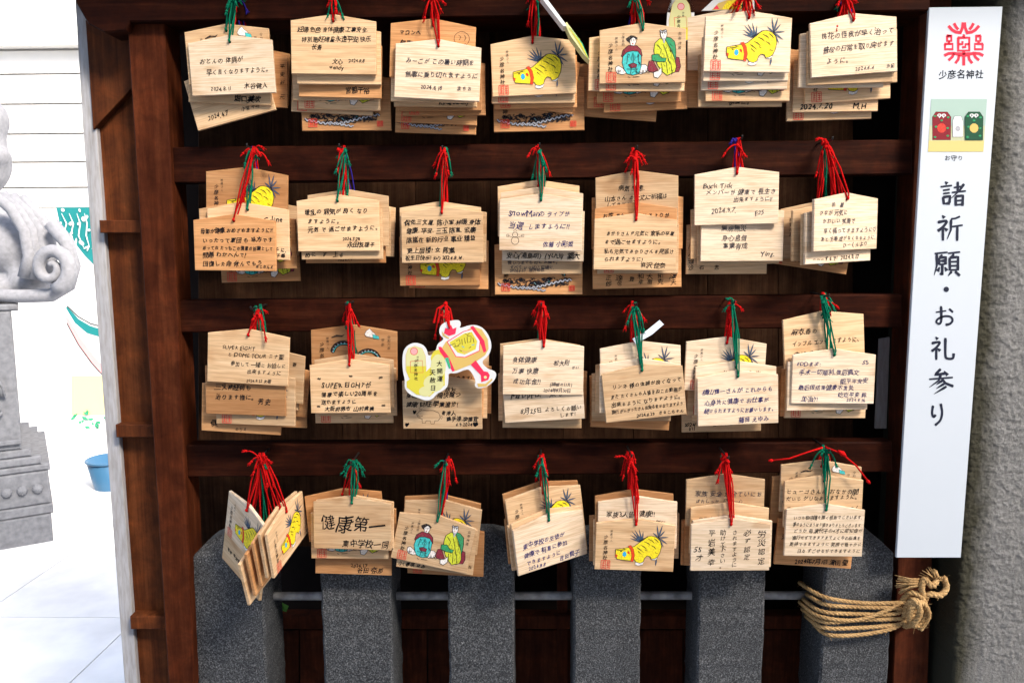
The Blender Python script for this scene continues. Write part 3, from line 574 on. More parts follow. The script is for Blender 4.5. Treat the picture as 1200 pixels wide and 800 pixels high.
B[1, 0] = ((297, 166), [
 (275, 259, 1, 'o', 'h1', 'orange front plaque, five bold lines', 'r'), (291, 246, 1, 't', 'h2', 'pale plaque reading Celine', 'g'), (281, 245, 0, 't', '', 'blank plaque, left corner out', 'r'),
 (290, 204, 3, 'o', 'T', 'high tiger-print plaque', 'g'), (300, 258, 0, 'o', 'S', 'lower plaque with sage print, right', 'r'), (302, 242, 1, 't', '', 'plaque at the right rim', 'r'), (303, 274, -1, 'o', 'S', 'lowest plaque with teal and green print', 'b')])
B[1, 1] = ((402, 166), [
 (396, 236, 0, 't', 'i1', 'front plaque dated 2024.7.28', 'g'), (400, 246, 0, 't', 'i2', 'plaque with large kana at its foot', 'r'), (408, 230, 1, 't', '', 'blank plaque rising behind', 'g'),
 (404, 251, 0, 'o', 'i6', 'orange plaque with tiny date', 'r'), (411, 243, 1, 't', '', 'plaque with right rim showing', 'r'), (417, 242, 3, 't', '', 'rear plaque, rightmost', 'b')])
B[1, 2] = ((520, 168), [
 (518, 250, 0, 't', 'j1', 'front plaque, five lines of Chinese', 'r'), (516, 244, 0, 't', '', 'plaque rising just above the front', 'g'), (523, 249, 1, 't', '', 'plaque out to the right', 'r'),
 (515, 278, 0, 'o', 'T', 'lower plaque with tiger body and seal', 'g'), (526, 282, 1, 'o', 'T', 'lowest orange plaque', 'r')])
B[1, 3] = ((632, 165), [
 (634, 235, 1, 'w', 'k1', 'bright front plaque with snowman doodle', 'g'), (635, 227, 1, 'w', '', 'pale plaque stepping up behind', 'r'), (637, 248, 1, 'w', 'k3', 'pale plaque, bold line at its foot', 'g'),
 (631, 219, 0, 't', 'mini', 'highest pale plaque', 'r'), (635, 264, 0, 't', 'k4', 'tan plaque with small lines at foot', 'r'), (631, 287, 0, 'o', 'D', 'lowest plaque with dragon and wave', 'g', dict(big=1.1))])
B[1, 4] = ((744, 168), [
 (745, 258, 1, 't', 'l1', 'front plaque, four lines and a name', 'r'), (745, 245, 0, 'o', 'l2', 'orange plaque between two pale ones', 'r'), (746, 208, -1, 't', 'l3', 'highest plaque, wish for healing', 'r'),
 (748, 263, 0, 't', 'T', 'plaque with seal, lower rim', 'r'), (747, 232, 0, 'o', '', 'wide blank orange plaque behind', 'r', dict(big=1.12)), (746, 279, -1, 'o', 'l4', 'lowest wide plaque, vertical names', 'r', dict(big=1.11))])
B[1, 5] = ((865, 156), [
 (863, 204, -1, 'w', 'm1', 'bright front plaque dated 2024.9.7', 'r'), (870, 248, 0, 'w', 'm2', 'bright lower plaque signed Ying', 'r'), (865, 252, -1, 't', '', 'tan plaque, left rim showing', 'b'),
 (857, 246, 0, 't', '', 'tan plaque further left', 'r'), (852, 264, 0, 't', 'm4', 'lowest plaque, vertical names at left', 'r')])
B[1, 6] = ((968, 158), [
 (991, 234, -1.5, 'w', 'n1', 'bright front plaque headed 祈願', 'r', dict(yaw=24)), (982, 249, -2, 'w', 'n2', 'bright plaque dated 2024.8.17', 'r', dict(yaw=22)), (977, 250, -2, 't', '', 'edge-on plaque, left rim', 'r', dict(yaw=24)),
 (968, 246, -2, 't', '', 'edge-on plaque, second rim', 'g', dict(yaw=20)), (962, 243, -3, 't', 'mini', 'pale plaque rising at left', 'r'), (955, 258, 9, 'o', 'S', 'tilted orange plaque with sage print', 'r')])
B[2, 0] = ((302, 352), [
 (292, 393, 4, 't', 'o1', 'pale front plaque, tour wish', 'r'), (288, 430, 2, 'o', 'o2', 'orange plaque signed 芳史', 'r'), (300, 442, 2, 't', 'T', 'plaque with seal, lower right', 'g'),
 (284, 452, 4, 'o', 'o4', 'lowest plaque with a large 健', 'r'), (312, 414, 5, 't', 'o5', 'high plaque at the right', 'g'), (305, 423, 3, 't', '', 'plaque in the middle right', 'r'), (318, 430, 7, 'o', '', 'dark orange plaque, rightmost', 'r'), (314, 446, 2, 'o', '', 'dark plaque low at the right', 'r')])
B[2, 1] = ((409, 348), [
 (410, 428, 0, 't', 'p1', 'front plaque reading SUPER EIGHT', 'r'), (415, 422, 0, 't', 'p2', 'plaque stepping up behind', 'r'), (418, 432, 0, 't', '', 'plaque out to the right', 'g'),
 (414, 441, 0, 't', 'S', 'plaque with teal and green print low', 'r'), (415, 388, 1, 'o', 'D', 'high wide orange dragon plaque', 'r', dict(big=1.11))])
B[2, 2] = ((521, 352), [
 (518, 447, 0, 't', 'q1', 'front plaque with pig doodle', 'r'), (521, 431, 2, 'o', 'q2', 'orange plaque under the charm card', 'g'), (525, 434, 1, 't', '', 'plaque out to the right', 'r'),
 (530, 429, 1, 'o', '', 'rightmost orange plaque', 'r'), (527, 416, 1, 't', '', 'rear plaque hidden by the card', 'r')])
B[2, 3] = ((634, 348), [
 (637, 406, 1, 'w', 'r1', 'bright front plaque reading 身体健康', 'r'), (635, 437, -3.5, 'w', 'r3', 'bright lower plaque, 8月25日', 'r'), (633, 404, 1, 't', '', 'tan plaque, left rim', 'r'),
 (635, 446, 0, 't', '', 'lowest blank plaque', 'r'), (630, 438, 0, 't', '', 'plaque out at the left', 'g'), (642, 435, 1, 'o', '', 'rear plaque, right rim', 'r')])
B[2, 4] = ((743, 348), [
 (752, 434, -6, 't', 's1', 'tilted front plaque, five lines', 'g'), (750, 427, 0, 'w', '', 'pale plaque framing the tilted one', 'g'), (750, 407, -2, 'w', 'T', 'high tiger-print plaque', 'r'),
 (745, 428, 0, 't', '', 'plaque out at the left', 'r'), (740, 438, 0, 't', '', 'plaque further left', 'r'), (741, 447, 3, 'o', '', 'lowest orange plaque', 'g'), (737, 440, -1, 'o', '', 'rear plaque, leftmost', 'r')])
B[2, 5] = ((856, 345), [
 (864, 441, -2, 'w', 't1', 'bright front plaque, blue ink', 'g'), (862, 430, 0, 'w', 't2', 'plaque with large writing above front', 'g'), (851, 402, 2, 'w', 'T', 'high tiger-print plaque', 'r'),
 (853, 431, 0, 't', 'T', 'plaque with print, left rim', 'r'), (857, 436, -1, 't', '', 'plaque between, left side', 'r'), (845, 451, -1.5, 't', 't5', 'lowest plaque marked 1/11', 'r')])
B[2, 6] = ((964, 338), [
 (977, 416, 0, 'w', 'u1', 'bright front plaque, blue Chinese lines', 'g'), (970, 424, -.5, 'w', '', 'pale plaque, left rim', 'g'), (964, 372, -4, 't', 'u2', 'high plaque about influenza', 'g'),
 (968, 434, 0, 't', 'S', 'lowest plaque with sage print', 'r'), (962, 432, 0, 'o', '', 'orange plaque, second rim', 'r'), (956, 430, 0, 'o', '', 'orange plaque, leftmost rim', 'g')])
B[3, 0] = ((306, 526), [
 (292, 598, 17, 'w', 'T', 'left-facing tiger plaque', 'r', dict(yaw=-43, Y=-.095)), (288, 631, 17, 't', 'v6', 'left-facing plaque with small writing', 'r', dict(yaw=-43, Y=-.070)),
 (333, 600, -13, 't', 'T', 'right-facing tiger plaque', 'r', dict(yaw=81, Y=-.095)), (326, 600, -13, 't', '', 'right-facing plaque, second', 'r', dict(yaw=80, Y=-.095)),
 (319, 609, -14, 'o', '', 'right-facing plaque, third', 'r', dict(yaw=79, Y=-.09)), (312, 621, -15, 'o', '', 'right-facing plaque, fourth', 'g', dict(yaw=78, Y=-.088)), (305, 632, -16, 't', '', 'right-facing plaque, lowest', 'r', dict(yaw=77, Y=-.085))])
B[3, 1] = ((415, 530), [
 (413, 589, 1, 't', 'w1', 'front plaque reading 健康第一', 'g'), (416, 587, 1, 't', 'mini', 'plaque rising just behind', 'g'), (410, 601, 1, 't', 'S', 'plaque with print under the front', 'r'),
 (402, 579, -4, 'o', 'T', 'plaque tilted, left corner high', 'r'), (415, 620, 2, 'o', 'w5', 'lowest plaque dated 2024.1.7', 'o'), (420, 595, 1, 'o', '', 'plaque at the right rim', 'g')])
B[3, 2] = ((523, 530), [
 (513, 610, 12, 't', 'S', 'tilted front plaque, two sages', 'g'), (515, 616, 7, 't', 'x3', 'plaque with writing at lower rim', 'r'), (520, 592, 7, 't', 'T', 'high tiger-print plaque', 'r'),
 (523, 621, 2, 'o', 'T', 'lowest plaque with seal', 'b'), (519, 586, 5, 'o', '', 'rear orange plaque', 'r')])
B[3, 3] = ((634, 526), [
 (642, 609, -7, 'w', 'y1', 'bright front plaque dated 2024.8.8', 'g', dict(yaw=26)), (641, 603, -7, 't', '', 'plaque stepping up behind', 'r', dict(yaw=22)), (636, 577, -7, 't', 'T', 'high tiger-print plaque', 'r', dict(yaw=14)),
 (637, 606, -6, 't', '', 'plaque, left rim', 'r', dict(yaw=20)), (633, 571, -7, 'o', '', 'rear high plaque', 'g', dict(yaw=12)), (634, 600, -5, 'o', '', 'rear plaque, leftmost', 'r', dict(yaw=18))])
B[3, 4] = ((738, 522), [
 (745, 614, 2, 't', 'T', 'front plaque, yellow tiger print', 'r'), (747, 588, 0, 'w', 'z2', 'pale plaque, wish for the family', 'r'), (743, 580, -1, 'o', 'z3', 'rear plaque peeking highest', 'r'),
 (741, 609, 0, 't', '', 'plaque, left rim', 'r'), (736, 605, 0, 'o', '', 'orange plaque, leftmost', 'r'), (751, 602, 0, 't', '', 'plaque, right rim', 'r')])
B[3, 5] = ((849, 524), [
 (856, 614, 0, 'w', 'd1', 'front plaque with vertical writing, 55才', 'r'), (858, 610, 0, 'w', '', 'plaque framing the front one', 'r'), (855, 595, 1, 't', 'd2', 'plaque with two thank-you lines', 'r'),
 (850, 562, 0, 't', 'd3', 'high plaque with pencilled wish', 'r'), (848, 610, 0, 'o', '', 'orange plaque, left rim', 'r'), (844, 610, 0, 'o', '', 'orange plaque, leftmost', 'g')])
B[3, 6] = ((966, 516), [
 (967, 597, 1.5, 'w', 'e1', 'bright front plaque, six dense lines', 'g'), (965, 563, 0, 't', 'e2', 'plaque about a pet named in kana', 'g'), (962, 546, 1, 't', 'D', 'high dragon-print plaque', 'r'),
 (957, 610, 4, 'o', 'e4', 'lowest orange plaque dated 2024年7月', 'r'), (950, 560, 2, 'o', '', 'rear orange plaque, left', 'r')])

NAILS = []
def build_plaques():
    first = True
    for (r_, c_), (nail, items) in sorted(B.items()):
        n = len(items); rg = random.Random(r_ * 10 + c_)
        for i, it in enumerate(items):
            hx, hy, rot, tone, face, desc, cc = it[:7]; op = it[7] if len(it) > 7 else {}
            Y = op.get('Y', -.014 - (n - 1 - i) * .0078)
            loc = W(hx, hy, Y); sc = op.get('big', 1.0)
            o = link('votive_plaque', board_mesh(TONE[tone]))
            o.location = loc; o.scale = (sc, 1, 1 + (sc - 1) * .3)
            o.rotation_euler = Euler((R(rg.uniform(-1.5, .5)) if 'yaw' not in op else 0, R(rot), R(op.get('yaw', rg.uniform(-2.5, 2.5)))), 'XYZ')
            mw = Matrix.LocRotScale(o.location, o.rotation_euler, o.scale)
            where = f'{NTH[c_]} bundle of the {ROW[r_]} row'
            tag(o, f'{desc}, {where}', 'votive plaque', 'wooden votive plaques hung in bundles on the rack')
            if face in PICM: link('printed_picture', PICM[face], o)
            elif face: link('handwriting', hand_mesh(face), o)
            nw = W(nail[0] + rg.uniform(-3, 3), nail[1] + 4 + rg.uniform(0, 7), Y - .004)
            cord(o, mw, nw, cc, rg, i < 3, THK)
        if (r_, c_) == (3, 6):      # its red cord is splayed wide to both sides
            mb = MB(); inv = mw.inverted()
            for L_ in ([(964, 524), (945, 530), (925, 537), (906, 539)], [(968, 524), (986, 531), (1003, 545), (1016, 562)]):
                P_ = [inv @ W(x, y, -.058) for x, y in L_]; mb.tube(P_, [.0017, .0015, .0015, .0014], 'cord_r', 6)
                d_ = (P_[-1] - P_[-2]).normalized(); mb.tube([P_[-1], P_[-1] + d_ * .003, P_[-1] + d_ * .008], [.0016, .0032, .0018], 'cord_r', 6)
            mb.tube([inv @ W(982, 528, -.060), inv @ W(987, 531, -.061), inv @ W(991, 534, -.060)], [.002, .005, .002], 'cord_r', 7); mb.obj('cord', o, True)
        NAILS.append((nail, -.014 - n * .0078 - .004, r_))
build_plaques()

# ------------------------------------------------------------------ the rack
rack = empty('plaque_rack', W(620, 400, .02) * 1.0); rack.location = (0, .02, 0)
tag(rack, 'dark brown timber rack with four rails holding bundles of wooden plaques', 'rack')
def part(name, mb, smooth=False):
    o = mb.obj(name, rack, smooth); o.matrix_parent_inverse = Matrix.Translation((0, -.02, 0)); return o
def railpart(x0, y0a, y0b, x1, y1a, y1b, Y, dy, k='dark_brown', name='rail', cham=.002):
    mb = MB(); mb.prism(wquad([(x0, y0b), (x1, y1b), (x1, y1a), (x0, y0a)], Y), dy, k, cham); return part(name, mb)
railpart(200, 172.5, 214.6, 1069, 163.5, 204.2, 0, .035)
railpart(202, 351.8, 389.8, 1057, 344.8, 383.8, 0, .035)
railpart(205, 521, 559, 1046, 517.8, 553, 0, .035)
# top beam with a notched left end
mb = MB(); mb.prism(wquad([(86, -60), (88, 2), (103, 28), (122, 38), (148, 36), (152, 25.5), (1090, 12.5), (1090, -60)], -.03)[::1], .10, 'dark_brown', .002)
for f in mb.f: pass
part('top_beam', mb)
# left post, side panel, rungs, brace and grey weathered edge board
mb = MB(); mb.prism(wquad([(197.5, 802), (228, 802), (192, 22), (148.5, 22)], -.012), .06, 'brown_post', .002); part('post', mb)
mb = MB(); mb.prism(wquad([(197, 900), (231, 900), (227, 801), (196, 801)], -.011), .055, 'brown_post', .001); part('post_foot', mb)
mb = MB(); mb.prism(wquad([(160, 900), (215, 900), (178, 10), (100, 10)], .045), .012, 'panel_brown'); part('side_panel', mb)
for y_, x0_, x1_ in ((258, 117, 168), (497.5, 136, 186), (722, 153, 200)):
    mb = MB(); mb.prism(wquad([(x0_, y_ + 15), (x1_, y_ + 15), (x1_, y_), (x0_ - 1, y_)], .018), .028, 'panel_brown', .0015); part('rung', mb)
mb = MB(); mb.prism(wquad([(109, 152), (156, 102), (154, 24), (100, 24)], .028), .018, 'panel_brown', .001); part('corner_brace', mb)
mb = MB(); mb.prism(wquad([(150, 860), (166, 860), (161, 800), (113, 150), (103, 24), (88, 2), (97, 150), (146, 800)], .034), .012, 'grey_board', .001)
part('edge_board', mb)
# right post behind the sign
mb = MB(); mb.prism(wquad([(1042, 900), (1084, 900), (1116, 0), (1078, 0)], .06), .06, 'red_brown', .002); part('post', mb)
# backing planks
xs = [232, 318, 401, 487, 574, 660, 742, 829, 912, 1000]
for i in range(9):
    g = .15; yj = rnd.uniform(0, .003)
    mb = MB(); mb.prism(wquad([(xs[i] + g, 640), (xs[i + 1] - g, 640), (xs[i + 1] - g, -20), (xs[i] + g, -20)], .165 + yj), .014, 'back_brown', .0012); part('plank', mb)
# lower trim and panels seen between the stone pillars
mb = MB(); mb.prism(wquad([(232, 737), (1040, 737), (1040, 721), (232, 721)], .165), .03, 'red_brown', .002); part('lower_rail', mb)
for x0_, x1_ in ((232, 350), (352, 500), (502, 655), (657, 800), (802, 950), (952, 1040)):
    mb = MB(); mb.prism(wquad([(x0_, 960), (x1_, 960), (x1_, 738), (x0_, 738)], .185), .012, 'red_brown'); part('lower_panel', mb)
mb = MB(); mb.prism(wquad([(653, 960), (665, 960), (665, 642), (653, 642)], .175), .02, 'red_brown'); part('stile', mb)
mb = MB(); mb.box((-1.02, -.20, 2.02), (1.05, .30, 2.05), 'dark_brown'); part('shade_roof', mb)  # unseen roof slab, added to keep part of the skylight off the rack
for nail, yf, r_ in NAILS:
    mb = MB(); p = W(nail[0], nail[1] + 7, yf * .6); p.y = -.001
    mb.tube([p + Vector((0, .02, 0)), p, p + Vector((0, yf, -.002)), p + Vector((0, yf - .002, .002)), p + Vector((0, yf - .002, .003))], .0016, 'iron', 6); part('hook', mb, True)

# ------------------------------------------------------------------ unseen building added behind the camera to shade the rack's lower left
alley = empty('added_shade_building', (0, -4.6, 0)); tag(alley, 'unseen grey building added across the alley to shade the plaque rack', 'building')
mb = MB(); mb.add([(x, y, z) for y in (-4.2, -8) for x, z in ((-3.5, 0), (6.5, 0), (6.5, 5.0), (-3.5, 7.5))], [(0, 1, 2, 3), (7, 6, 5, 4), (0, 4, 5, 1), (1, 5, 6, 2), (2, 6, 7, 3), (3, 7, 4, 0)], 'ground')
o = mb.obj('wall', alley); o.matrix_parent_inverse = Matrix.Translation((0, 4.6, 0))
# ------------------------------------------------------------------ shelter wall behind, ground
mb = MB(); mb.box((W(150, 600, .34).x, .34, 0), (1.1, .42, 2.3), 'dark_wall'); o = mb.obj('shelter_wall'); struct(o)
mb = MB(); mb.box((-60, -60, -.3), (60, 60, -.004), 'ground'); struct(mb.obj('ground'))

# ------------------------------------------------------------------ stone fence: pillars and pipe
fence = empty('stone_fence', (0, .07, 0)); tag(fence, 'speckled dark granite fence of six pillars below the plaques', 'fence')
PX = [(222.5, 306), (374, 457), (524, 602), (672.5, 752), (820, 898.5), (967, 1049)]
for a, b_ in PX:
    yt = 652 if a < 300 else 647
    p0 = W(a, yt, .008); p1 = W(b_, yt - 2, .008); w = p1.x - p0.x; D = .115; zt = p0.z
    mb = MB(); x0, x1 = p0.x, p1.x; y0, y1 = .008, .008 + D; ch = .004
    prof = lambda i: [(x0 + ch + i, y0 + i), (x1 - ch - i, y0 + i), (x1 - i, y0 + ch + i), (x1 - i, y1 - ch - i), (x1 - ch - i, y1 - i), (x0 + ch + i, y1 - i), (x0 + i, y1 - ch - i), (x0 + i, y0 + ch + i)]
    rings = [(0, 0)] + [(zt - .4 + .014 * q, .0) for q in range(28)] + [(zt - .004, 0), (zt, .002), (zt + .016, .020), (zt + .027, .040), (zt + .031, w / 2 - .012)]
    vs = []; fs = []
    for z, i in rings:
        q = prof(0); cx, cy = (x0 + x1) / 2, (y0 + y1) / 2; s_ = 1 - i / (w / 2)
        vs += [(cx + (x - cx) * s_ + noise.noise(Vector((x * 40, y * 40, z * 55))) * .0022 * s_, cy + (y - cy) * s_ + noise.noise(Vector((x * 40 + 9, y * 40, z * 55))) * .0022 * s_, z) for x, y in q]
    for r_ in range(len(rings) - 1):
        for j in range(8): fs.append((r_ * 8 + j, r_ * 8 + (j + 1) % 8, r_ * 8 + 8 + (j + 1) % 8, r_ * 8 + 8 + j))
    fs.append([(len(rings) - 1) * 8 + j for j in range(8)]); mb.add(vs, fs, 'granite')
    o = mb.obj('stone_pillar', fence); o.matrix_parent_inverse = Matrix.Translation((0, -.07, 0))
a = W(290, 698, .07); b_ = W(985, 697, .07)
mb = MB(); mb.tube([a.lerp(b_, i / 12) for i in range(13)], .0082, 'pipe_metal', 12); o = mb.obj('pipe', fence, True); o.matrix_parent_inverse = Matrix.Translation((0, -.07, 0))
# small green leaf caught between the first two pillars
mb = MB(); c = W(334, 711, .10)
mb.add([c + Vector(v) for v in ((-.006, 0, .010), (.007, .002, .002), (.001, .004, -.012), (-.006, .002, -.008), (0, -.004, 0))], [(0, 4, 1), (1, 4, 2), (2, 4, 3), (3, 4, 0)], 'leaf_green')
o = rebase(mb.obj('leaf'), c); tag(o, 'small green leaf caught between the first two stone pillars', 'leaf')

# ------------------------------------------------------------------ straw rope
rope = empty('straw_rope', W(1010, 710, .03)); rl = rope.location.copy(); tag(rope, 'twisted straw rope wound and knotted round the rightmost stone pillar', 'rope')
def ropepart(name, pts, rad=.0037, tw=.026, dens=.0045):
    P = [Vector(p) for p in pts]
    # catmull-rom resample
    out = []
    for i in range(len(P) - 1):
        p0, p1, p2, p3 = P[max(i - 1, 0)], P[i], P[i + 1], P[min(i + 2, len(P) - 1)]
        n = max(2, int((p2 - p1).length / dens))
        for q in range(n):
            t_ = q / n; out.append(.5 * ((2 * p1) + (p2 - p0) * t_ + (2 * p0 - 5 * p1 + 4 * p2 - p3) * t_ * t_ + (3 * p1 - p0 - 3 * p2 + p3) * t_ ** 3))
    out.append(P[-1]); mb = MB(); strands = [[], [], []]; s_ = 0; up = None
    for i, p in enumerate(out):
        d = (out[min(i + 1, len(out) - 1)] - out[max(i - 1, 0)]).normalized()
        if up is None: up = d.orthogonal().normalized()
        up = (up - d * up.dot(d)).normalized(); sd_ = d.cross(up)
        if i: s_ += (p - out[i - 1]).length
        for j in range(3):
            a_ = 2 * math.pi * (j / 3 + s_ / tw); strands[j].append(p + (up * math.cos(a_) + sd_ * math.sin(a_)) * rad * .52)
    for st in strands: mb.tube(st, rad * .62, 'straw', 6)
    rg = random.Random(len(out))
    for q in range(len(out) // 3):      # loose fibres
        p = rg.choice(out); d = Vector((rg.uniform(-1, 1), rg.uniform(-1, .3), rg.uniform(-1, 1))).normalized()
        mb.tube([p + d * rad * .7, p + d * rad * rg.uniform(1.6, 3) + Vector((rg.uniform(-.004, .004), 0, -.002))], .00025, 'straw', 3, False)
    o = mb.obj(name, rope, True); o.matrix_parent_inverse = Matrix.Translation(-rl); return o
loops = [((938, 683), (966, 699), (1010, 706), (1048, 706), (1068, 704)), ((946, 696), (968, 708), (1010, 711), (1046, 712), (1066, 716)), ((938, 706), (962, 722), (1005, 726), (1045, 712), (1062, 702)),
         ((941, 714), (965, 728), (1008, 726), (1046, 725), (1064, 724)), ((945, 722), (966, 735), (1008, 735), (1047, 732), (1068, 728)), ((952, 728), (970, 743), (1010, 743), (1048, 735), (1066, 722)), ((942, 702), (964, 716), (1008, 719), (1046, 719), (1066, 712))]
for i, L in enumerate(loops):
    f = .006 + .0018 * (i % 3)
    yy = [.055, -.002 - f * .2, -f, -f - .001, .004]
    pts = [W(L[0][0] + 6, L[0][1] + 2, .13)] + [W(x, y, q) for (x, y), q in zip(L, yy)] + [W(1072, L[-1][1], .05), W(1052, L[-1][1] - 4, .135)]
    ropepart('rope_turn', pts)
def K(L): return [W(x, y, q) for x, y, q in L]
ropepart('knot', K([(1056, 706, .0), (1066, 694, -.012), (1080, 700, -.02), (1084, 716, -.018), (1076, 732, -.012), (1066, 728, -.022), (1068, 712, -.03), (1080, 706, -.03), (1088, 720, -.02), (1078, 737, -.012)]), .0052)
ropepart('knot', K([(1060, 722, -.006), (1064, 708, -.022), (1074, 704, -.034), (1078, 718, -.034), (1070, 730, -.026), (1060, 733, -.01)]), .0056)
ropepart('rope_end', K([(1082, 706, -.012), (1088, 696, -.018), (1102, 697, -.018), (1109, 688, -.012), (1106, 676, -.014)]), .0056)
ropepart('rope_end', K([(1084, 702, -.014), (1080, 690, -.02), (1083, 678, -.02), (1092, 686, -.022), (1098, 678, -.012), (1094, 668, -.01)]), .0056)
mb = MB(); rg = random.Random(4)
for q in range(34):     # frayed tuft pointing left
    y_ = 674 + q * .65 + rg.uniform(-1, 1); a0 = W(1081 + rg.uniform(-2, 2), 682 + (q - 17) * .25, -.015)
    a1 = W(1066, (y_ + 682) / 2 + rg.uniform(-1, 1), -.02 + rg.uniform(-.006, .006)); a2 = W(1048 + rg.uniform(0, 8), y_, -.014 + rg.uniform(-.008, .008))
    mb.tube([a0, a1, a2], [.0012, .0011, .0008], 'straw', 4)
for q in range(16):
    a0 = W(1095 + rg.uniform(-4, 4), 678, -.012); a1 = W(1094 + (q - 8) * 2.2, 664 + abs(q - 5) * 1.6 + rg.uniform(-2, 2), -.012 + rg.uniform(-.01, .01)); mb.tube([a0, a0.lerp(a1, .5) + Vector((.001, -.002, 0)), a1], [.0016, .0014, .0008], 'straw', 4)
o = mb.obj('frayed_tuft', rope, True); o.matrix_parent_inverse = Matrix.Translation(-rl)

# ------------------------------------------------------------------ rough-cast wall on the right
def wall_right():
    b0 = W(1131, 700, .0); b1 = W(1176, 10, .0); X0 = b0.x; lean = (b1.x - b0.x) / (b1.z - b0.z)
    prof = []                                   # (dx, y, nx, ny, fine)
    rad = .009
    for y in (.5, .3, .15, .08, .05): prof.append((0, y, -1, 0))
    for i in range(9):
        a = R(90 * i / 8); prof.append((rad - rad * math.cos(a), rad - rad * math.sin(a) , -math.cos(a), -math.sin(a)))
    for i in range(1, 62): prof.append((rad + i * .0022, 0, 0, -1))
    for x in (.2, .3, .6, 1.2): prof.append((x, 0, 0, -1))
    zs = [0, .3, .5, .6] + [.64 + i * .0022 for i in range(570)] + [1.95, 2.3, 2.6]
    vs = []; nc = len(prof)
    for z in zs:
        for dx, y, nx, ny in prof:
            q = Vector((dx * 1, y, z)); d = 0
            if y < .06 and dx < .19:
                w_ = noise.noise(q * 105) * .75 + noise.noise(q * 205) * .5 + noise.noise(q * 45) * .35 + .12
                d = .0052 * (min(w_, .42) if w_ > 0 else w_ * .25) + .0015 * noise.noise(q * 14)
            vs.append((dx + nx * d, y + ny * d, z))
    fs = [(r_ * nc + c, r_ * nc + c + 1, (r_ + 1) * nc + c + 1, (r_ + 1) * nc + c) for r_ in range(len(zs) - 1) for c in range(nc - 1)]
    mb = MB(); mb.add(vs, fs, 'roughcast'); o = mb.obj('wall', None, True); o.location = (X0 - .012, 0, 0); tag(o, 'grey rough-cast plaster wall with mossy corner right of the sign', 'wall')
    # follow the slight lean of the corner seen in the photograph
    for v in o.data.vertices: v.co.x += (v.co.z - b0.z) * lean
wall_right()

# ------------------------------------------------------------------ the sign
sign = empty('shrine_sign', W(1110, 653, -.03)); sl = sign.location.copy(); tag(sign, 'tall white sign with red crest and vertical black lettering', 'sign')
SC = [(1089, 9), (1175, 8), (1126, 653), (1050.5, 653)]; SY = -.032
def sgn(name, mb_or_mesh):
    o = link(name, mb_or_mesh, sign); o.matrix_parent_inverse = Matrix.Translation(-sl); return o
mb = MB(); q = wquad(SC, SY); mb.prism([q[3], q[2], q[1], q[0]], .006, 'sign_white', .0006); sgn('board', mb.mesh('board'))
def sp(x, y, k): return tuple(W(x, y, SY - .0003 - k * .00004))
p = Print()
cz = lambda L: [((x / 4 + 1020), y / 4) for x, y in L]
mir = lambda L: [(876 - x, y) for x, y in L]
for L, w in (([(366, 122), (384, 142), (402, 152), (428, 155)], 2.9), ([(392, 110), (402, 128), (412, 140)], 2.7), ([(434, 106), (432, 130), (422, 154)], 2.7),
             ([(362, 171), (378, 171)], 2.4), ([(360, 168), (360, 193), (380, 193), (380, 168), (358, 168)], 2.3), ([(369, 193), (368, 209)], 2.3), ([(350, 207), (350, 232), (386, 232), (386, 207), (347, 207)], 2.4),
             ([(346, 262), (366, 252), (392, 250), (414, 256), (438, 262)], 2.8), ([(392, 252), (384, 268), (366, 284)], 2.6), ([(416, 260), (412, 280), (398, 298)], 2.6)):
    p.k = 0; p.ribbon(cz(L), w * 1.25, 'crest_red'); p.k = 1; p.ribbon(cz(mir(L)), w * 1.25, 'crest_red')
p.k = 2
for L, w in (([(412, 178), (412, 238), (464, 238), (464, 178), (409, 178)], 2.8), ([(440, 162), (436, 178)], 2.6), ([(412, 208), (432, 208), (432, 194)], 2.4), ([(464, 208), (446, 208), (446, 222), (430, 222)], 2.4), ([(438, 238), (438, 308)], 3.0), ([(400, 252), (476, 252)], 2.6)):
    p.ribbon(cz(L), w * 1.15, 'crest_red')
sgn('crest', p.mesh('crest', sp))
p = Print(); text(p, '少彦名神社', 1099.5, 82, 11, 'sign_ink', .45, random.Random(9), .25, .97, -.015); sgn('lettering', p.mesh('lettering', sp)); p = Print(); text(p, 'お守り', 1106.5, 181.5, 7.4, 'pencil', .3, random.Random(2), .1, 1.02); sgn('lettering', p.mesh('lettering', sp))
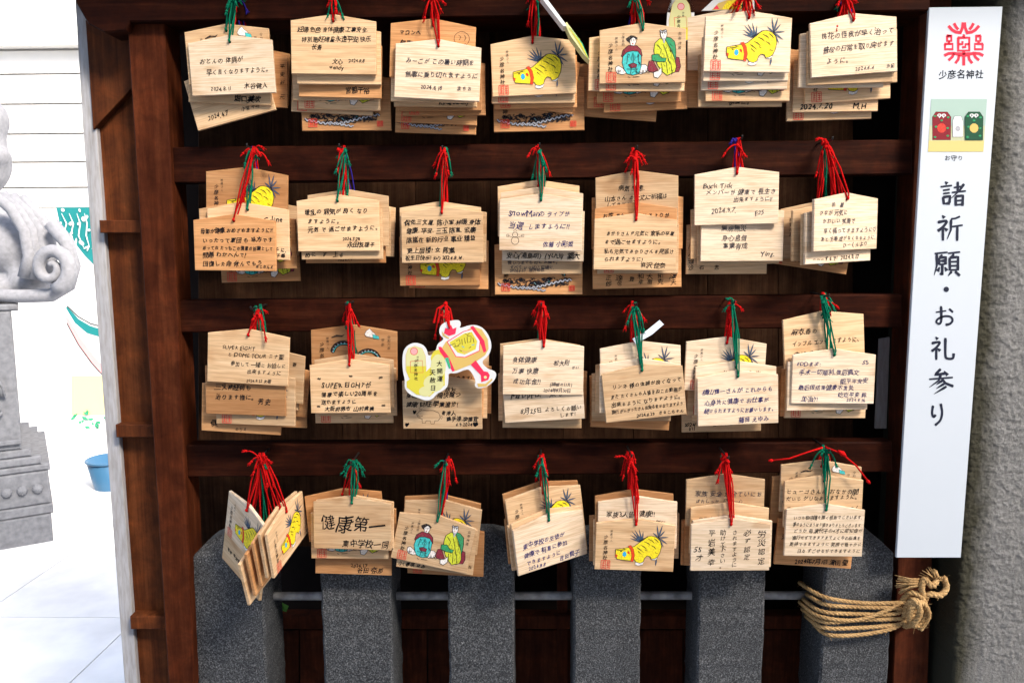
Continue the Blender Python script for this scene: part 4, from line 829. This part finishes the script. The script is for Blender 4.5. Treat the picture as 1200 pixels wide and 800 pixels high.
# photo of three amulets printed on the sign
p = Print(); z4 = lambda L: [(x / 4 + 1020, y / 4) for x, y in L]
bands = [(465, 'photo_top'), (590, 'photo_mid'), (660, 'photo_low'), (712, None)]
for i in range(3):
    y0_, y1_ = bands[i][0], bands[i + 1][0]; xl = lambda y: 285 - (y - 465) * .061; xr = lambda y: 547 - (y - 465) * .069
    p.poly(z4([(xl(y0_), y0_), (xr(y0_), y0_), (xr(y1_), y1_), (xl(y1_), y1_)]), bands[i][1])
for cx, w, k, k2, y0_, y1_ in ((334, 44, 'amulet_red', 'stamp_red', 525, 657), (410, 25, 'card_white', 'wave_grey', 545, 642), (486, 43, 'amulet_green', 'card_gold', 525, 657)):
    p.poly(z4([(cx - w * .62, y0_), (cx + w * .62, y0_), (cx + w, y0_ + 24), (cx + w * .96, y1_), (cx - w * .98, y1_), (cx - w, y0_ + 24)]), k, 'ink', .35)
    p.ell(cx / 4 + 1020, (y0_ + y1_) / 8 + 2.5, w * .12, w * .13, k2, 10)
    if w > 30:
        for sx_ in (-1, 1): p.ell(cx / 4 + 1020 + sx_ * 2.6, y0_ / 4 + 4, 2.6, 1.9, 'card_white', 10); p.ell(cx / 4 + 1020 + sx_ * 2.8, y0_ / 4 + 4, 1.2, .8, k, 8)
        for sx_, sy in ((-.7, 20), (.7, 26), (-.7, 118), (.65, 112), (0, 40), (-.6, 70), (.65, 76)): p.ell((cx + sx_ * w) / 4 + 1020, (y0_ + sy) / 4, 1.7, 1.2, 'cloak_green', 8)
        p.ribbon(z4([(cx, y0_ + 15), (cx - 12, y0_ + 28)]), 1, 'card_white'); p.ribbon(z4([(cx, y0_ + 15), (cx + 10, y0_ + 28)]), 1, 'card_white')
sgn('printed_photo', p.mesh('printed_photo', sp))
# brush characters, strokes on a 100 x 100 grid (y down)
BR = {
 '諸': [[(20, 6), (29, 14)], [(4, 25), (46, 20)], [(13, 38), (38, 34)], [(13, 50), (38, 47)], [(13, 62), (17, 90)], [(13, 63), (39, 59), (36, 85)], [(17, 87), (38, 84)], [(52, 28), (84, 23)], [(67, 6), (67, 44)], [(45, 46), (97, 40)], [(90, 14), (74, 38), (42, 68)], [(59, 60), (60, 95)], [(59, 60), (86, 57), (84, 95)], [(61, 76), (83, 74)], [(61, 91), (83, 89)]],
 '祈': [[(22, 4), (31, 14)], [(6, 30), (38, 25), (28, 44), (6, 62)], [(25, 44), (25, 97)], [(30, 50), (41, 60)], [(88, 8), (72, 15), (54, 18)], [(55, 20), (54, 58), (40, 93)], [(57, 46), (98, 40)], [(78, 46), (77, 98)]],
 '願': [[(4, 13), (52, 8)], [(12, 14), (12, 58), (2, 93)], [(32, 16), (26, 26)], [(20, 28), (21, 54)], [(20, 28), (45, 26), (44, 53)], [(22, 40), (43, 39)], [(21, 53), (44, 51)], [(32, 54), (32, 90), (24, 84)], [(22, 62), (15, 78)], [(41, 62), (49, 76)], [(53, 12), (98, 7)], [(75, 12), (68, 26)], [(59, 28), (60, 75)], [(59, 28), (90, 25), (89, 75)], [(61, 43), (88, 42)], [(61, 58), (88, 57)], [(60, 73), (89, 72)], [(67, 78), (53, 95)], [(79, 78), (97, 94)]],
 'お': [[(10, 34), (58, 27)], [(34, 6), (35, 70), (26, 86), (13, 78), (20, 64), (48, 52), (76, 54), (86, 70), (74, 86), (54, 90)], [(70, 18), (88, 34)]],
 '礼': [[(22, 4), (31, 14)], [(6, 30), (38, 25), (28, 44), (6, 62)], [(25, 44), (25, 97)], [(30, 50), (41, 60)], [(62, 8), (62, 78), (70, 91), (92, 90), (95, 70)]],
 '参': [[(50, 2), (28, 24), (68, 19)], [(62, 10), (76, 26)], [(6, 41), (96, 34)], [(50, 25), (42, 46), (6, 72)], [(54, 40), (68, 56), (98, 68)], [(56, 46), (32, 62)], [(64, 57), (32, 77)], [(72, 68), (24, 97)]],
 'り': [[(32, 14), (28, 46), (35, 62), (43, 52)], [(64, 6), (70, 44), (62, 76), (40, 97)]]}
def brush(p, ch, cx, cy, s, k='sign_ink'):
    for st in BR[ch]:
        P = [Vector((x, y)) for x, y in st]; out = []
        for i in range(len(P) - 1):
            p0, p1, p2, p3 = P[max(i - 1, 0)], P[i], P[i + 1], P[min(i + 2, len(P) - 1)]
            sharp = len(P) <= 3
            for q in range(5):
                t_ = q / 5
                out.append(p1.lerp(p2, t_) if sharp else .5 * ((2 * p1) + (p2 - p0) * t_ + (2 * p0 - 5 * p1 + 4 * p2 - p3) * t_ * t_ + (3 * p1 - p0 - 3 * p2 + p3) * t_ ** 3))
        out.append(P[-1]); n = len(out); ws = []
        tot = sum((P[i + 1] - P[i]).length for i in range(len(P) - 1)); dxy = P[-1] - P[0]; horiz = abs(dxy.x) > abs(dxy.y) * 2.5
        diagl = dxy.x < -8 and dxy.y > 10 and len(P) <= 3
        for i in range(n):
            t_ = i / (n - 1); w = 8.0 if horiz else 11.2
            if tot < 22: w = 5 + 9 * t_
            elif diagl: w = 12.0 * (1 - t_ * .78)
            else: w *= 1 + .28 * math.exp(-(t_ / .1) ** 2) + .32 * math.exp(-((1 - t_) / .1) ** 2) - .12
            if i == 0: w *= .65
            if i == n - 1 and tot >= 22: w *= .62
            ws.append(w * s / 100)
        p.k += .2; p.ribbon([(cx + (a.x - 50) * s / 100, cy + (a.y - 50) * s / 100) for a in out], ws, k)
bp = lambda x, y, k: tuple(W(x, y, SY - .0004 - k * .00002))
for ch, cx, cy, s in (('諸', 1117, 227, 32), ('祈', 1113, 267, 32), ('願', 1110, 309, 32), ('お', 1107, 370, 26), ('礼', 1104.5, 408, 29), ('参', 1102.5, 447, 31), ('り', 1098.5, 485, 28)):
    p = Print(); brush(p, ch, cx, cy, s); sgn('brush_character', p.mesh('brush_character', bp))
p = Print(); p.ell(1109, 339, 3.2, 3.2, 'sign_ink', 12); sgn('brush_dot', p.mesh('brush_dot', bp))

# pale strip of board behind the rails at the right
mb = MB(); mb.prism(wquad([(1026, 502), (1039, 502), (1043, 395), (1031, 397)], .12), .006, 'grey_board', .0006); o = rebase(mb.obj('grey_strip'), W(1034, 500, .12)); tag(o, 'narrow pale grey strip standing behind the rails near the sign', 'strip')

# ------------------------------------------------------------------ charm cards and paper strip
def card(base, rotz, outline_pts, draw, label, Y=0):
    pass
def mallet_card(anchor, Yc, label, full=True, ang=0, yaw=0):
    """the printed die-cut charm: gold koban coins and a mallet, in photo pixels of the third-row one"""
    root = empty('charm_card', W(*anchor, Yc)); bl = root.location.copy(); tag(root, label, 'charm card')
    C = lambda L: [(x / 4.21 + 450, y / 4.21 + 335) for x, y in L]
    out = C([(272, 240), (274, 200), (300, 178), (345, 168), (375, 170), (380, 192), (368, 212), (430, 190), (475, 198), (505, 225), (528, 270), (530, 310), (515, 345), (478, 375), (510, 410), (548, 420), (556, 445), (535, 478), (500, 500), (462, 506), (445, 490), (455, 470), (425, 412), (400, 412), (355, 432), (318, 428),
             (318, 460), (314, 500), (285, 520), (262, 530), (238, 560), (205, 566), (170, 552), (130, 538), (100, 505), (104, 465), (92, 420), (90, 340), (105, 300), (145, 278), (190, 288), (212, 315), (218, 352), (258, 318), (262, 285), (300, 262)])
    mb = MB(); f = [W(x, y, Yc) for x, y in chaikin(out)][::-1]; n = len(f)
    tr = tessellate_polygon([f]); 
    for flip, dy in ((False, 0), (True, .0022)):
        pts = [v + Vector((0, dy, 0)) for v in f]; fs = []
        for a, b_, d in tr:
            nn = (pts[b_] - pts[a]).cross(pts[d] - pts[a]); fs.append((a, b_, d) if (nn.y < 0) != flip else (d, b_, a))
        mb.add(pts, fs, 'card_white')
    mb.add(f + [v + Vector((0, .0022, 0)) for v in f], [(i, n + i, n + (i + 1) % n, (i + 1) % n) for i in range(n)], 'card_white')
    def put_(name, me): o = link(name, me, root); o.matrix_parent_inverse = Matrix.Translation(-bl); return o
    put_('card', mb.mesh('card'))
    p = Print()
    p.poly(C([(112, 470), (140, 450), (210, 420), (300, 330), (300, 440), (300, 490), (262, 512), (225, 545), (160, 535), (112, 500)]), 'card_yellow')
    p.ell(*C([(262, 350)])[0], 7, 9, 'card_yellow', 14, rot=.4); p.ell(*C([(245, 480)])[0], 12, 10, 'card_cream', 14); p.ell(*C([(150, 490)])[0], 9, 6, 'card_yellow', 12, rot=.5); p.ell(*C([(205, 520)])[0], 8, 6, 'card_cream', 12)
    p.ell(*C([(268, 395)])[0], 9, 14, 'card_cream', 16)
    p.poly(C([(108, 340), (120, 308), (152, 296), (188, 308), (204, 345), (208, 410), (200, 450), (165, 468), (125, 455), (108, 415)]), 'card_cream', 'card_gold', .5)
    p.poly(C([(110, 395), (208, 395), (206, 435), (190, 460), (160, 468), (125, 455), (112, 425)]), 'card_yellow')
    p.ell(*C([(148, 322)])[0], 4.2, 4.2, 'mural_pink', 14, 'stamp_red', .7)
    p.poly(C([(282, 312), (305, 275), (372, 240), (440, 200), (482, 214), (512, 262), (516, 310), (500, 340), (435, 385), (352, 418), (325, 400), (300, 350)]), 'card_gold')
    p.poly(C([(268, 300), (282, 300), (320, 350), (350, 418), (338, 422), (305, 365), (276, 325)]), 'card_red'); p.poly(C([(300, 355), (318, 352), (330, 400), (322, 410)]), 'card_green')
    p.poly(C([(312, 275), (392, 225), (440, 212), (474, 270), (470, 320), (400, 352), (355, 348)]), 'card_white', 'card_red', 1.0)
    p.poly(C([(322, 278), (395, 235), (432, 226), (460, 272), (452, 312), (398, 338), (362, 328)]), 'card_yellow')
    p.poly(C([(425, 202), (440, 196), (495, 270), (505, 320), (492, 330), (470, 268)]), 'card_red')
    p.k += 1
    for L in ([(330, 292), (350, 282), (352, 300)], [(356, 272), (372, 262), (376, 285), (364, 292)], [(384, 262), (386, 290)], [(396, 256), (402, 284)], [(410, 246), (430, 248), (428, 275), (412, 280), (410, 250)], [(438, 255), (444, 278)], [(344, 300), (370, 296)], [(372, 316), (384, 322)], [(418, 306), (430, 300)], [(400, 235), (412, 242), (422, 232)], [(326, 286), (328, 296)]): p.ribbon(C(L), .75, 'ink')
    for L in ([(384, 296), (396, 304)], [(432, 292), (446, 288)]): p.ribbon(C(L), .8, 'eye_blue')
    p.poly(C([(380, 312), (404, 322), (428, 308), (420, 326), (392, 332)]), 'card_gold')
    p.poly(C([(296, 234), (302, 206), (318, 212), (330, 190), (340, 212), (358, 204), (352, 236), (322, 246)]), 'card_red'); p.poly(C([(286, 222), (298, 240), (322, 256), (318, 262), (290, 245)]), 'card_gold')
    p.poly(C([(428, 388), (452, 366), (492, 420), (512, 424), (522, 440), (515, 462), (480, 474), (478, 440)]), 'card_red'); p.ell(*C([(500, 450)])[0], 1.8, 1.8, 'card_cream', 10); p.poly(C([(460, 480), (500, 482), (532, 456), (536, 462), (505, 494), (465, 498)]), 'card_gold')
    p.k += 1; x_, y_ = C([(258, 368)])[0]; vtext(p, '大開運', x_, y_, 7, 'ink', .4, random.Random(1), .2, 1.25, .3); x_, y_ = C([(224, 412)])[0]; vtext(p, '天赦日', x_, y_, 7, 'ink', .4, random.Random(2), .2, 1.25, .3)
    x_, y_ = C([(160, 345)])[0]; vtext(p, '神農さん', x_, y_, 2.8, 'ink', .5, random.Random(1), 0, 1.2); x_, y_ = C([(146, 362)])[0]; vtext(p, '少彦名神社', x_, y_, 4.4, 'ink', .5, random.Random(1), .1, 1.15, .15)
    x_, y_ = C([(130, 372)])[0]; p.ribbon([(x_, y_), (x_ + 14, y_ - 1), (x_ + 15, y_ + 13), (x_, y_ + 13), (x_, y_)], .6, 'stamp_red')
    put_('printed_picture', p.mesh('printed_picture', lambda x, y, k: tuple(W(x, y, Yc - .0003 - k * .00001))))
    mb = MB(); h = W(526.5, 384, Yc - .002); k2 = W(522, 356, Yc + .01)
    for dx in (-.003, 0, .003): mb.tube([h, h.lerp(k2, .5) + Vector((dx, -.001, 0)), k2], .0016, 'cord_r', 6)
    mb.tube([k2 + Vector((0, 0, -.003)), k2, k2 + Vector((.002, 0, .004))], [.002, .004, .002], 'cord_r', 6)
    for dx in (-.02, -.013, .012): mb.tube([k2, k2 + Vector((dx * .7, -.004, -.008)), k2 + Vector((dx, -.003, -.032))], [.0013, .0013, .0024], 'cord_r', 5)
    put_('cord', mb.mesh('cord'))
    return root
mallet_card((523, 470), -.078, 'golden coin and lucky mallet charm card hanging in front of the pig plaque')
# second charm, partly hidden behind the sixth bundle of the top row
def small_card(name, label, pts, Y, prints, cordc='cord_r'):
    root = empty(name, W(pts[0][0], pts[0][1], Y)); bl = root.location.copy(); tag(root, label, 'charm card')
    mb = MB(); mb.prism([W(x, y, Y) for x, y in pts], .002, 'card_white', .0003)
    def put_(n_, me): o = link(n_, me, root); o.matrix_parent_inverse = Matrix.Translation(-bl)
    put_('card', mb.mesh('card')); p = Print(); prints(p); put_('printed_picture', p.mesh('printed_picture', lambda x, y, k: tuple(W(x, y, Y - .0003 - k * .00002))))
    return root
def pr_koban(p):
    p.poly([(785, 47), (809, 47), (810, 20), (808, 6), (804, 0), (798, -3), (792, 0), (788, 6), (784, 24)], 'card_cream', 'card_gold', .5); p.poly([(785, 47), (809, 47), (810, 32), (784, 34)], 'card_yellow'); p.ell(798, 8, 4, 4, 'mural_pink', 12, 'stamp_red', .7); p.k += 1
    p.ribbon([(790, 21), (804, 20), (805, 34), (791, 34), (790, 21)], .6, 'stamp_red'); vtext(p, '神農', 799, 14, 3, 'ink', .5, random.Random(1), 0, 1.2); vtext(p, '少彦名神社', 793, 18, 4.6, 'ink', .5, random.Random(1), .15, 1.15)
small_card('charm_card', 'yellow coin-shaped charm card peeking between two bundles of the top row', [(781, 48), (813, 48), (814, 30), (813.5, 12), (811, 2), (806, -4), (798, -7), (790, -4), (785, 2), (782, 14), (781, 30)], -.030, pr_koban)
def pr_mal(p):
    p.poly([(834, 12), (842, 4), (864, -4), (882, -6), (882, 11), (850, 12)], 'card_gold'); p.poly([(846, 11), (852, 2), (870, -2), (868, 11)], 'tiger_yellow'); p.poly([(836, 11), (840, 6), (843, 11)], 'card_red')
small_card('charm_card', 'mallet charm card, mostly hidden above the bright tiger plaque of the top row', [(822, 13), (884, 12), (884, -12), (858, -10), (838, -2)], -.032, pr_mal)
# third charm seen edge-on, slanting
root = empty('charm_card', W(642, 0, -.10)); bl = root.location.copy(); tag(root, 'gold and white charm card seen edge-on, slanting beside the top tiger plaque', 'charm card')
mb = MB(); a0, a1 = W(640, -2, -.085), W(664, 32, -.085); 
def blade(L, Y0, k, dd):
    mb = MB(); mb.prism([W(x, y, Y0) for x, y in L], dd, k, .0004); return mb
for nm, L, k in (('card', [(639, -4), (665, 31), (660, 31), (633, -4)], 'card_white'), ('card_face', [(664, 26), (676, 42), (691, 71), (684, 64), (668, 42), (662, 28)], 'card_cream')):
    n_ = link(nm, blade(L[::-1] if nm == 'card' else L[::-1], -.09, k, .03).mesh(nm), root); n_.matrix_parent_inverse = Matrix.Translation(-bl)
p = Print(); p.ribbon([(667, 33), (678, 47), (689, 68)], [.6, 3.2, .8], 'card_yellow'); p.k += 1; p.ribbon([(668, 33), (682, 51), (690, 69)], [.4, .9, .4], 'card_green')
n_ = link('printed_picture', p.mesh('printed_picture', lambda x, y, k: tuple(W(x, y, -.0905 - k * .0001))), root); n_.matrix_parent_inverse = Matrix.Translation(-bl)
# paper fortune strip
mb = MB(); L = [(741, 399), (758, 388), (772, 375), (778, 379), (764, 392), (745, 403)]
mb.prism([W(x, y, -.052) for x, y in L][::-1] if False else [W(x, y, -.052) for x, y in [(745, 403), (764, 392), (778, 380), (773, 375), (758, 387), (741, 397)]], .0012, 'paper_white', .0002)
o = rebase(mb.obj('paper_strip'), W(745, 400, -.052)); tag(o, 'folded white paper strip tied behind green cords above a tiger plaque', 'paper strip')

# ------------------------------------------------------------------ background, far left: siding, mural, lion, pedestal, tub
YB = 3.9
house = empty('white_house', (-4, YB, 0)); tag(house, 'white boarded house wall in bright daylight at far left', 'house')
def hp(name, mb, sm=False): o = mb.obj(name, house, sm); o.matrix_parent_inverse = Matrix.Translation((4, -YB, 0)); return o
xl, xr = -7.5, 1.5
ys = [(-120, -84), (-82, -46), (-44, -8), (-6, 40), (60, 86), (88, 121), (123, 156), (158, 189), (191, 219), (221, 243)]
for a, b_ in ys:
    z1 = W(60, a, YB).z; z0 = W(60, b_, YB).z; mb = MB()
    mb.add([(xl, YB - .010, z0), (xr, YB - .010, z0), (xr, YB - .004, z1), (xl, YB - .004, z1), (xl, YB + .03, z0), (xr, YB + .03, z0), (xr, YB + .03, z1), (xl, YB + .03, z1)], [(0, 1, 2, 3), (0, 4, 5, 1), (3, 2, 6, 7)], 'siding'); hp('siding_board', mb)
mb = MB(); z1 = W(60, 42, YB).z; z0 = W(60, 57, YB).z; mb.box((xl, YB - .10, z0), (xr, YB + .03, z1), 'siding'); hp('ledge', mb)
mb = MB(); mb.box((xl, YB + .03, 0), (xr, YB + .3, W(60, -125, YB).z), 'siding'); hp('wall', mb)
mur = empty('mural', (-3, YB - .1, 0)); tag(mur, 'low painted mural wall with teal, pink and yellow swirls', 'mural')
mb = MB(); mb.box((xl, YB - .12, 0), (xr, YB - .05, W(60, 245, YB).z), 'mural_base'); o = mb.obj('panel', mur); o.matrix_parent_inverse = Matrix.Translation((3, -YB + .1, 0))
rg = random.Random(5)
def swirl(name, f):
    p = Print(); f(p); o = link(name, p.mesh(name, lambda x, y, k: tuple(W(x, y, YB - .123 - k * .0006))), mur); o.matrix_parent_inverse = Matrix.Translation((3, -YB + .1, 0))
def s1(p):
    p.poly([(66, 243), (112, 243), (112, 312), (100, 300), (84, 280), (70, 262)], 'mural_teal')
    for j in range(22): p.ell(rg.uniform(68, 112), rg.uniform(246, 298), rg.uniform(1, 2.6), rg.uniform(1.5, 4), 'card_white', 8, rot=rg.uniform(0, 3))
    for j in range(5): p.k += 1; p.ribbon([(72 + j * 9, 250), (78 + j * 8, 262), (74 + j * 9, 276), (84 + j * 7, 290)], [.5, 1.6, 1.6, .5], 'card_white')
def s2(p): p.ribbon([(78, 360), (90, 376), (104, 386), (124, 392)], [2, 6, 9, 9], 'mural_teal'); p.k += 1; p.ribbon([(78, 358), (92, 371), (106, 379), (124, 384)], 1.4, 'ink')
def s3(p): p.ribbon([(78, 372), (92, 398), (108, 420), (128, 442)], [3, 6, 7, 7], 'mural_pink'); p.k += 1; p.ribbon([(78, 378), (92, 404), (108, 426), (128, 448)], 1.2, 'ink')
def s4(p):
    p.poly([(84, 440), (130, 440), (130, 486), (84, 486)], 'mural_yellow')
    for j in range(16): p.k += .2; x_, y_ = rg.uniform(84, 124), rg.uniform(478, 500); leaf(p, (x_, y_), (x_ + rg.uniform(-8, 8), y_ + rg.uniform(-6, 6)), 3, 'card_green')
for n_, f_ in (('teal_swirl', s1), ('teal_band', s2), ('pink_band', s3), ('yellow_patch', s4)): swirl(n_, f_)
# paving slabs
pav = empty('paving', (-2.5, 2, 0)); struct(pav)
for ix in range(9):
    for iy in range(6):
        mb = MB(); g = .0025; x0_ = -5.2 + ix * .62; y0_ = .25 + iy * .6
        mb.box((x0_ + g, y0_ + g, -.003), (x0_ + .62 - g, y0_ + .6 - g, .012 + rg.uniform(0, .003)), 'paving'); o = mb.obj('paving_slab', pav); o.matrix_parent_inverse = Matrix.Translation((2.5, -2, 0))
# stone lion on its pedestal
YL = 2.2
ped = empty('stone_pedestal', W(45, 640, YL)); pl = ped.location.copy(); tag(ped, 'grey carved stone pedestal with stepped mouldings under the lion', 'pedestal')
cxp = W(-70, 500, YL).x
def step(name, xpx, ya, yb, extra=None, depth=None):
    z1 = W(xpx, ya, YL).z; z0 = W(xpx, yb, YL).z; hw = W(xpx, yb, YL).x - cxp; mb = MB()
    mb.prism([(cxp - hw, YL, z0), (cxp + hw, YL, z0), (cxp + hw, YL, z1), (cxp - hw, YL, z1)], 2 * hw * .8, 'pedestal_stone', .008)
    if extra: extra(mb, hw, z0, z1)
    o = mb.obj(name, ped); o.matrix_parent_inverse = Matrix.Translation(-pl)
step('top_slab', 22, 356, 364); step('panel', 27, 364.5, 525); step('moulding', 37, 525.5, 534.5); step('moulding', 47, 535, 545); step('moulding', 56, 545.5, 553)
def studs(mb, hw, z0, z1):
    for q in range(14):
        c = Vector((cxp + hw - .05 - q * .062, YL - .004, (z0 + z1) / 2)); mb.tube([c + Vector((0, .02, 0)), c, c + Vector((0, -.012, 0)), c + Vector((0, -.02, 0))], [.024, .024, .017, .004], 'pedestal_stone', 10)
step('stud_course', 57, 553.5, 592, studs); step('foot', 60, 592.5, 604); step('plinth', 62, 604.5, 660)
def frame(z_px0, z_px1):
    mb = MB()
    mb.prism([W(x, y, YL - .02) for x, y in [(-150, 519), (23, 519), (23, 514), (-150, 514)]], .02, 'pedestal_stone', .003)
    o = mb.obj('panel_frame', ped); o.matrix_parent_inverse = Matrix.Translation(-pl)
frame(0, 0)
ped.rotation_euler.z = R(33)
mb = MB(); c = W(-4, 462, YL - .01)
for q in range(3): mb.tube([c + Vector((.03 * math.cos(a) * (1 + q * .3), -.006 - q * .002, .05 * math.sin(a) * (1 + q * .5))) for a in [i * .5 for i in range(12)]], .006, 'pedestal_stone', 6)
o = mb.obj('carving', ped, True); o.matrix_parent_inverse = Matrix.Translation(-pl)
lion = empty('stone_lion', W(-40, 356, YL + .2)); ll = lion.location.copy(); tag(lion, 'weathered stone guardian lion with curled mane, cropped at the left', 'statue')
mbd = bpy.data.metaballs.new('lion_body'); mbd.resolution = .03; mbd.threshold = .35
def el(px, py, dy, rx, ry, rz):
    e = mbd.elements.new(type='ELLIPSOID'); e.co = W(px, py, YL + .2 + dy); e.radius = 1.5; e.size_x, e.size_y, e.size_z = rx, ry, rz
el(18, 290, 0, .17, .15, .15); el(-35, 270, 0, .22, .18, .18); el(-100, 290, .02, .22, .18, .2); el(-22, 190, -.02, .12, .14, .15); el(-30, 140, -.02, .14, .15, .13); el(-6, 182, -.06, .05, .08, .04); el(-50, 175, -.1, .12, .12, .08)
el(40, 330, -.04, .1, .12, .08); el(-120, 335, -.06, .09, .12, .1); el(-60, 330, -.1, .06, .07, .1); el(-10, 338, -.08, .13, .12, .06); el(-150, 230, .05, .07, .07, .16)
mo = bpy.data.objects.new('lion_body', mbd); COL.objects.link(mo); dg = bpy.context.evaluated_depsgraph_get(); dg.update()
me = bpy.data.meshes.new_from_object(mo.evaluated_get(dg)); bpy.data.objects.remove(mo); bpy.data.metaballs.remove(mbd)
me.name = 'body'; me.materials.clear(); me.materials.append(MAT['lion_stone']); me.polygons.foreach_set('use_smooth', [True] * len(me.polygons)); me.polygons.foreach_set('material_index', [0] * len(me.polygons))
o = link('body', me, lion); o.matrix_parent_inverse = Matrix.Translation(-ll)
def curl(L, Y, r0, r1):
    mb = MB(); P = [W(x, y, Y) for x, y in L]; n = len(P); mb.tube(P, [r0 + (r1 - r0) * i / (n - 1) for i in range(n)], 'lion_stone', 10); o = mb.obj('mane_curl', lion, True); o.matrix_parent_inverse = Matrix.Translation(-ll)
for off in range(4):
    s_ = off * 11
    curl([(-8 + s_, 226 + off * 2), (14 + s_ * .95, 245 + off * 3), (30 + s_ * .8, 270), (36 + s_ * .7, 300), (30 + s_ * .75, 325 + off)], YL + .02 + off * .015, .026, .034)
curl([(60 + 24 * math.cos(a) * (1 - i * .036), 314 + 27 * math.sin(a) * (1 - i * .036)) for i, a in enumerate([1.3 - q * .40 for q in range(25)])], YL - .04, .036, .014)
curl([(-60, 346), (-10, 346), (30, 347), (60, 346), (80, 334), (86, 312), (78, 284), (60, 262)], YL + .01, .030, .034)
# blue tub on the paving
c = W(134, 586, 3.1); c.z = .012; root = empty('blue_tub', c); tag(root, 'blue plastic tub on the paving beside the mural', 'tub')
mb = MB(); h = .17
vs = []; seg = 20
for r_, z in ((.10, 0), (.135, h), (.128, h), (.094, .012)): vs += [(r_ * math.cos(2 * math.pi * i / seg), r_ * math.sin(2 * math.pi * i / seg), z) for i in range(seg)]
fs = [(q * seg + i, q * seg + (i + 1) % seg, (q + 1) * seg + (i + 1) % seg, (q + 1) * seg + i) for q in range(3) for i in range(seg)] + [[3 * seg + i for i in range(seg)]]
mb.add(vs, fs, 'plastic_blue'); mb.obj('body', root, True)
mb = MB(); mb.tube([(.137 * math.cos(2 * math.pi * i / seg), .137 * math.sin(2 * math.pi * i / seg), h) for i in range(seg + 1)], .007, 'plastic_blue', 6); mb.obj('rim', root, True)
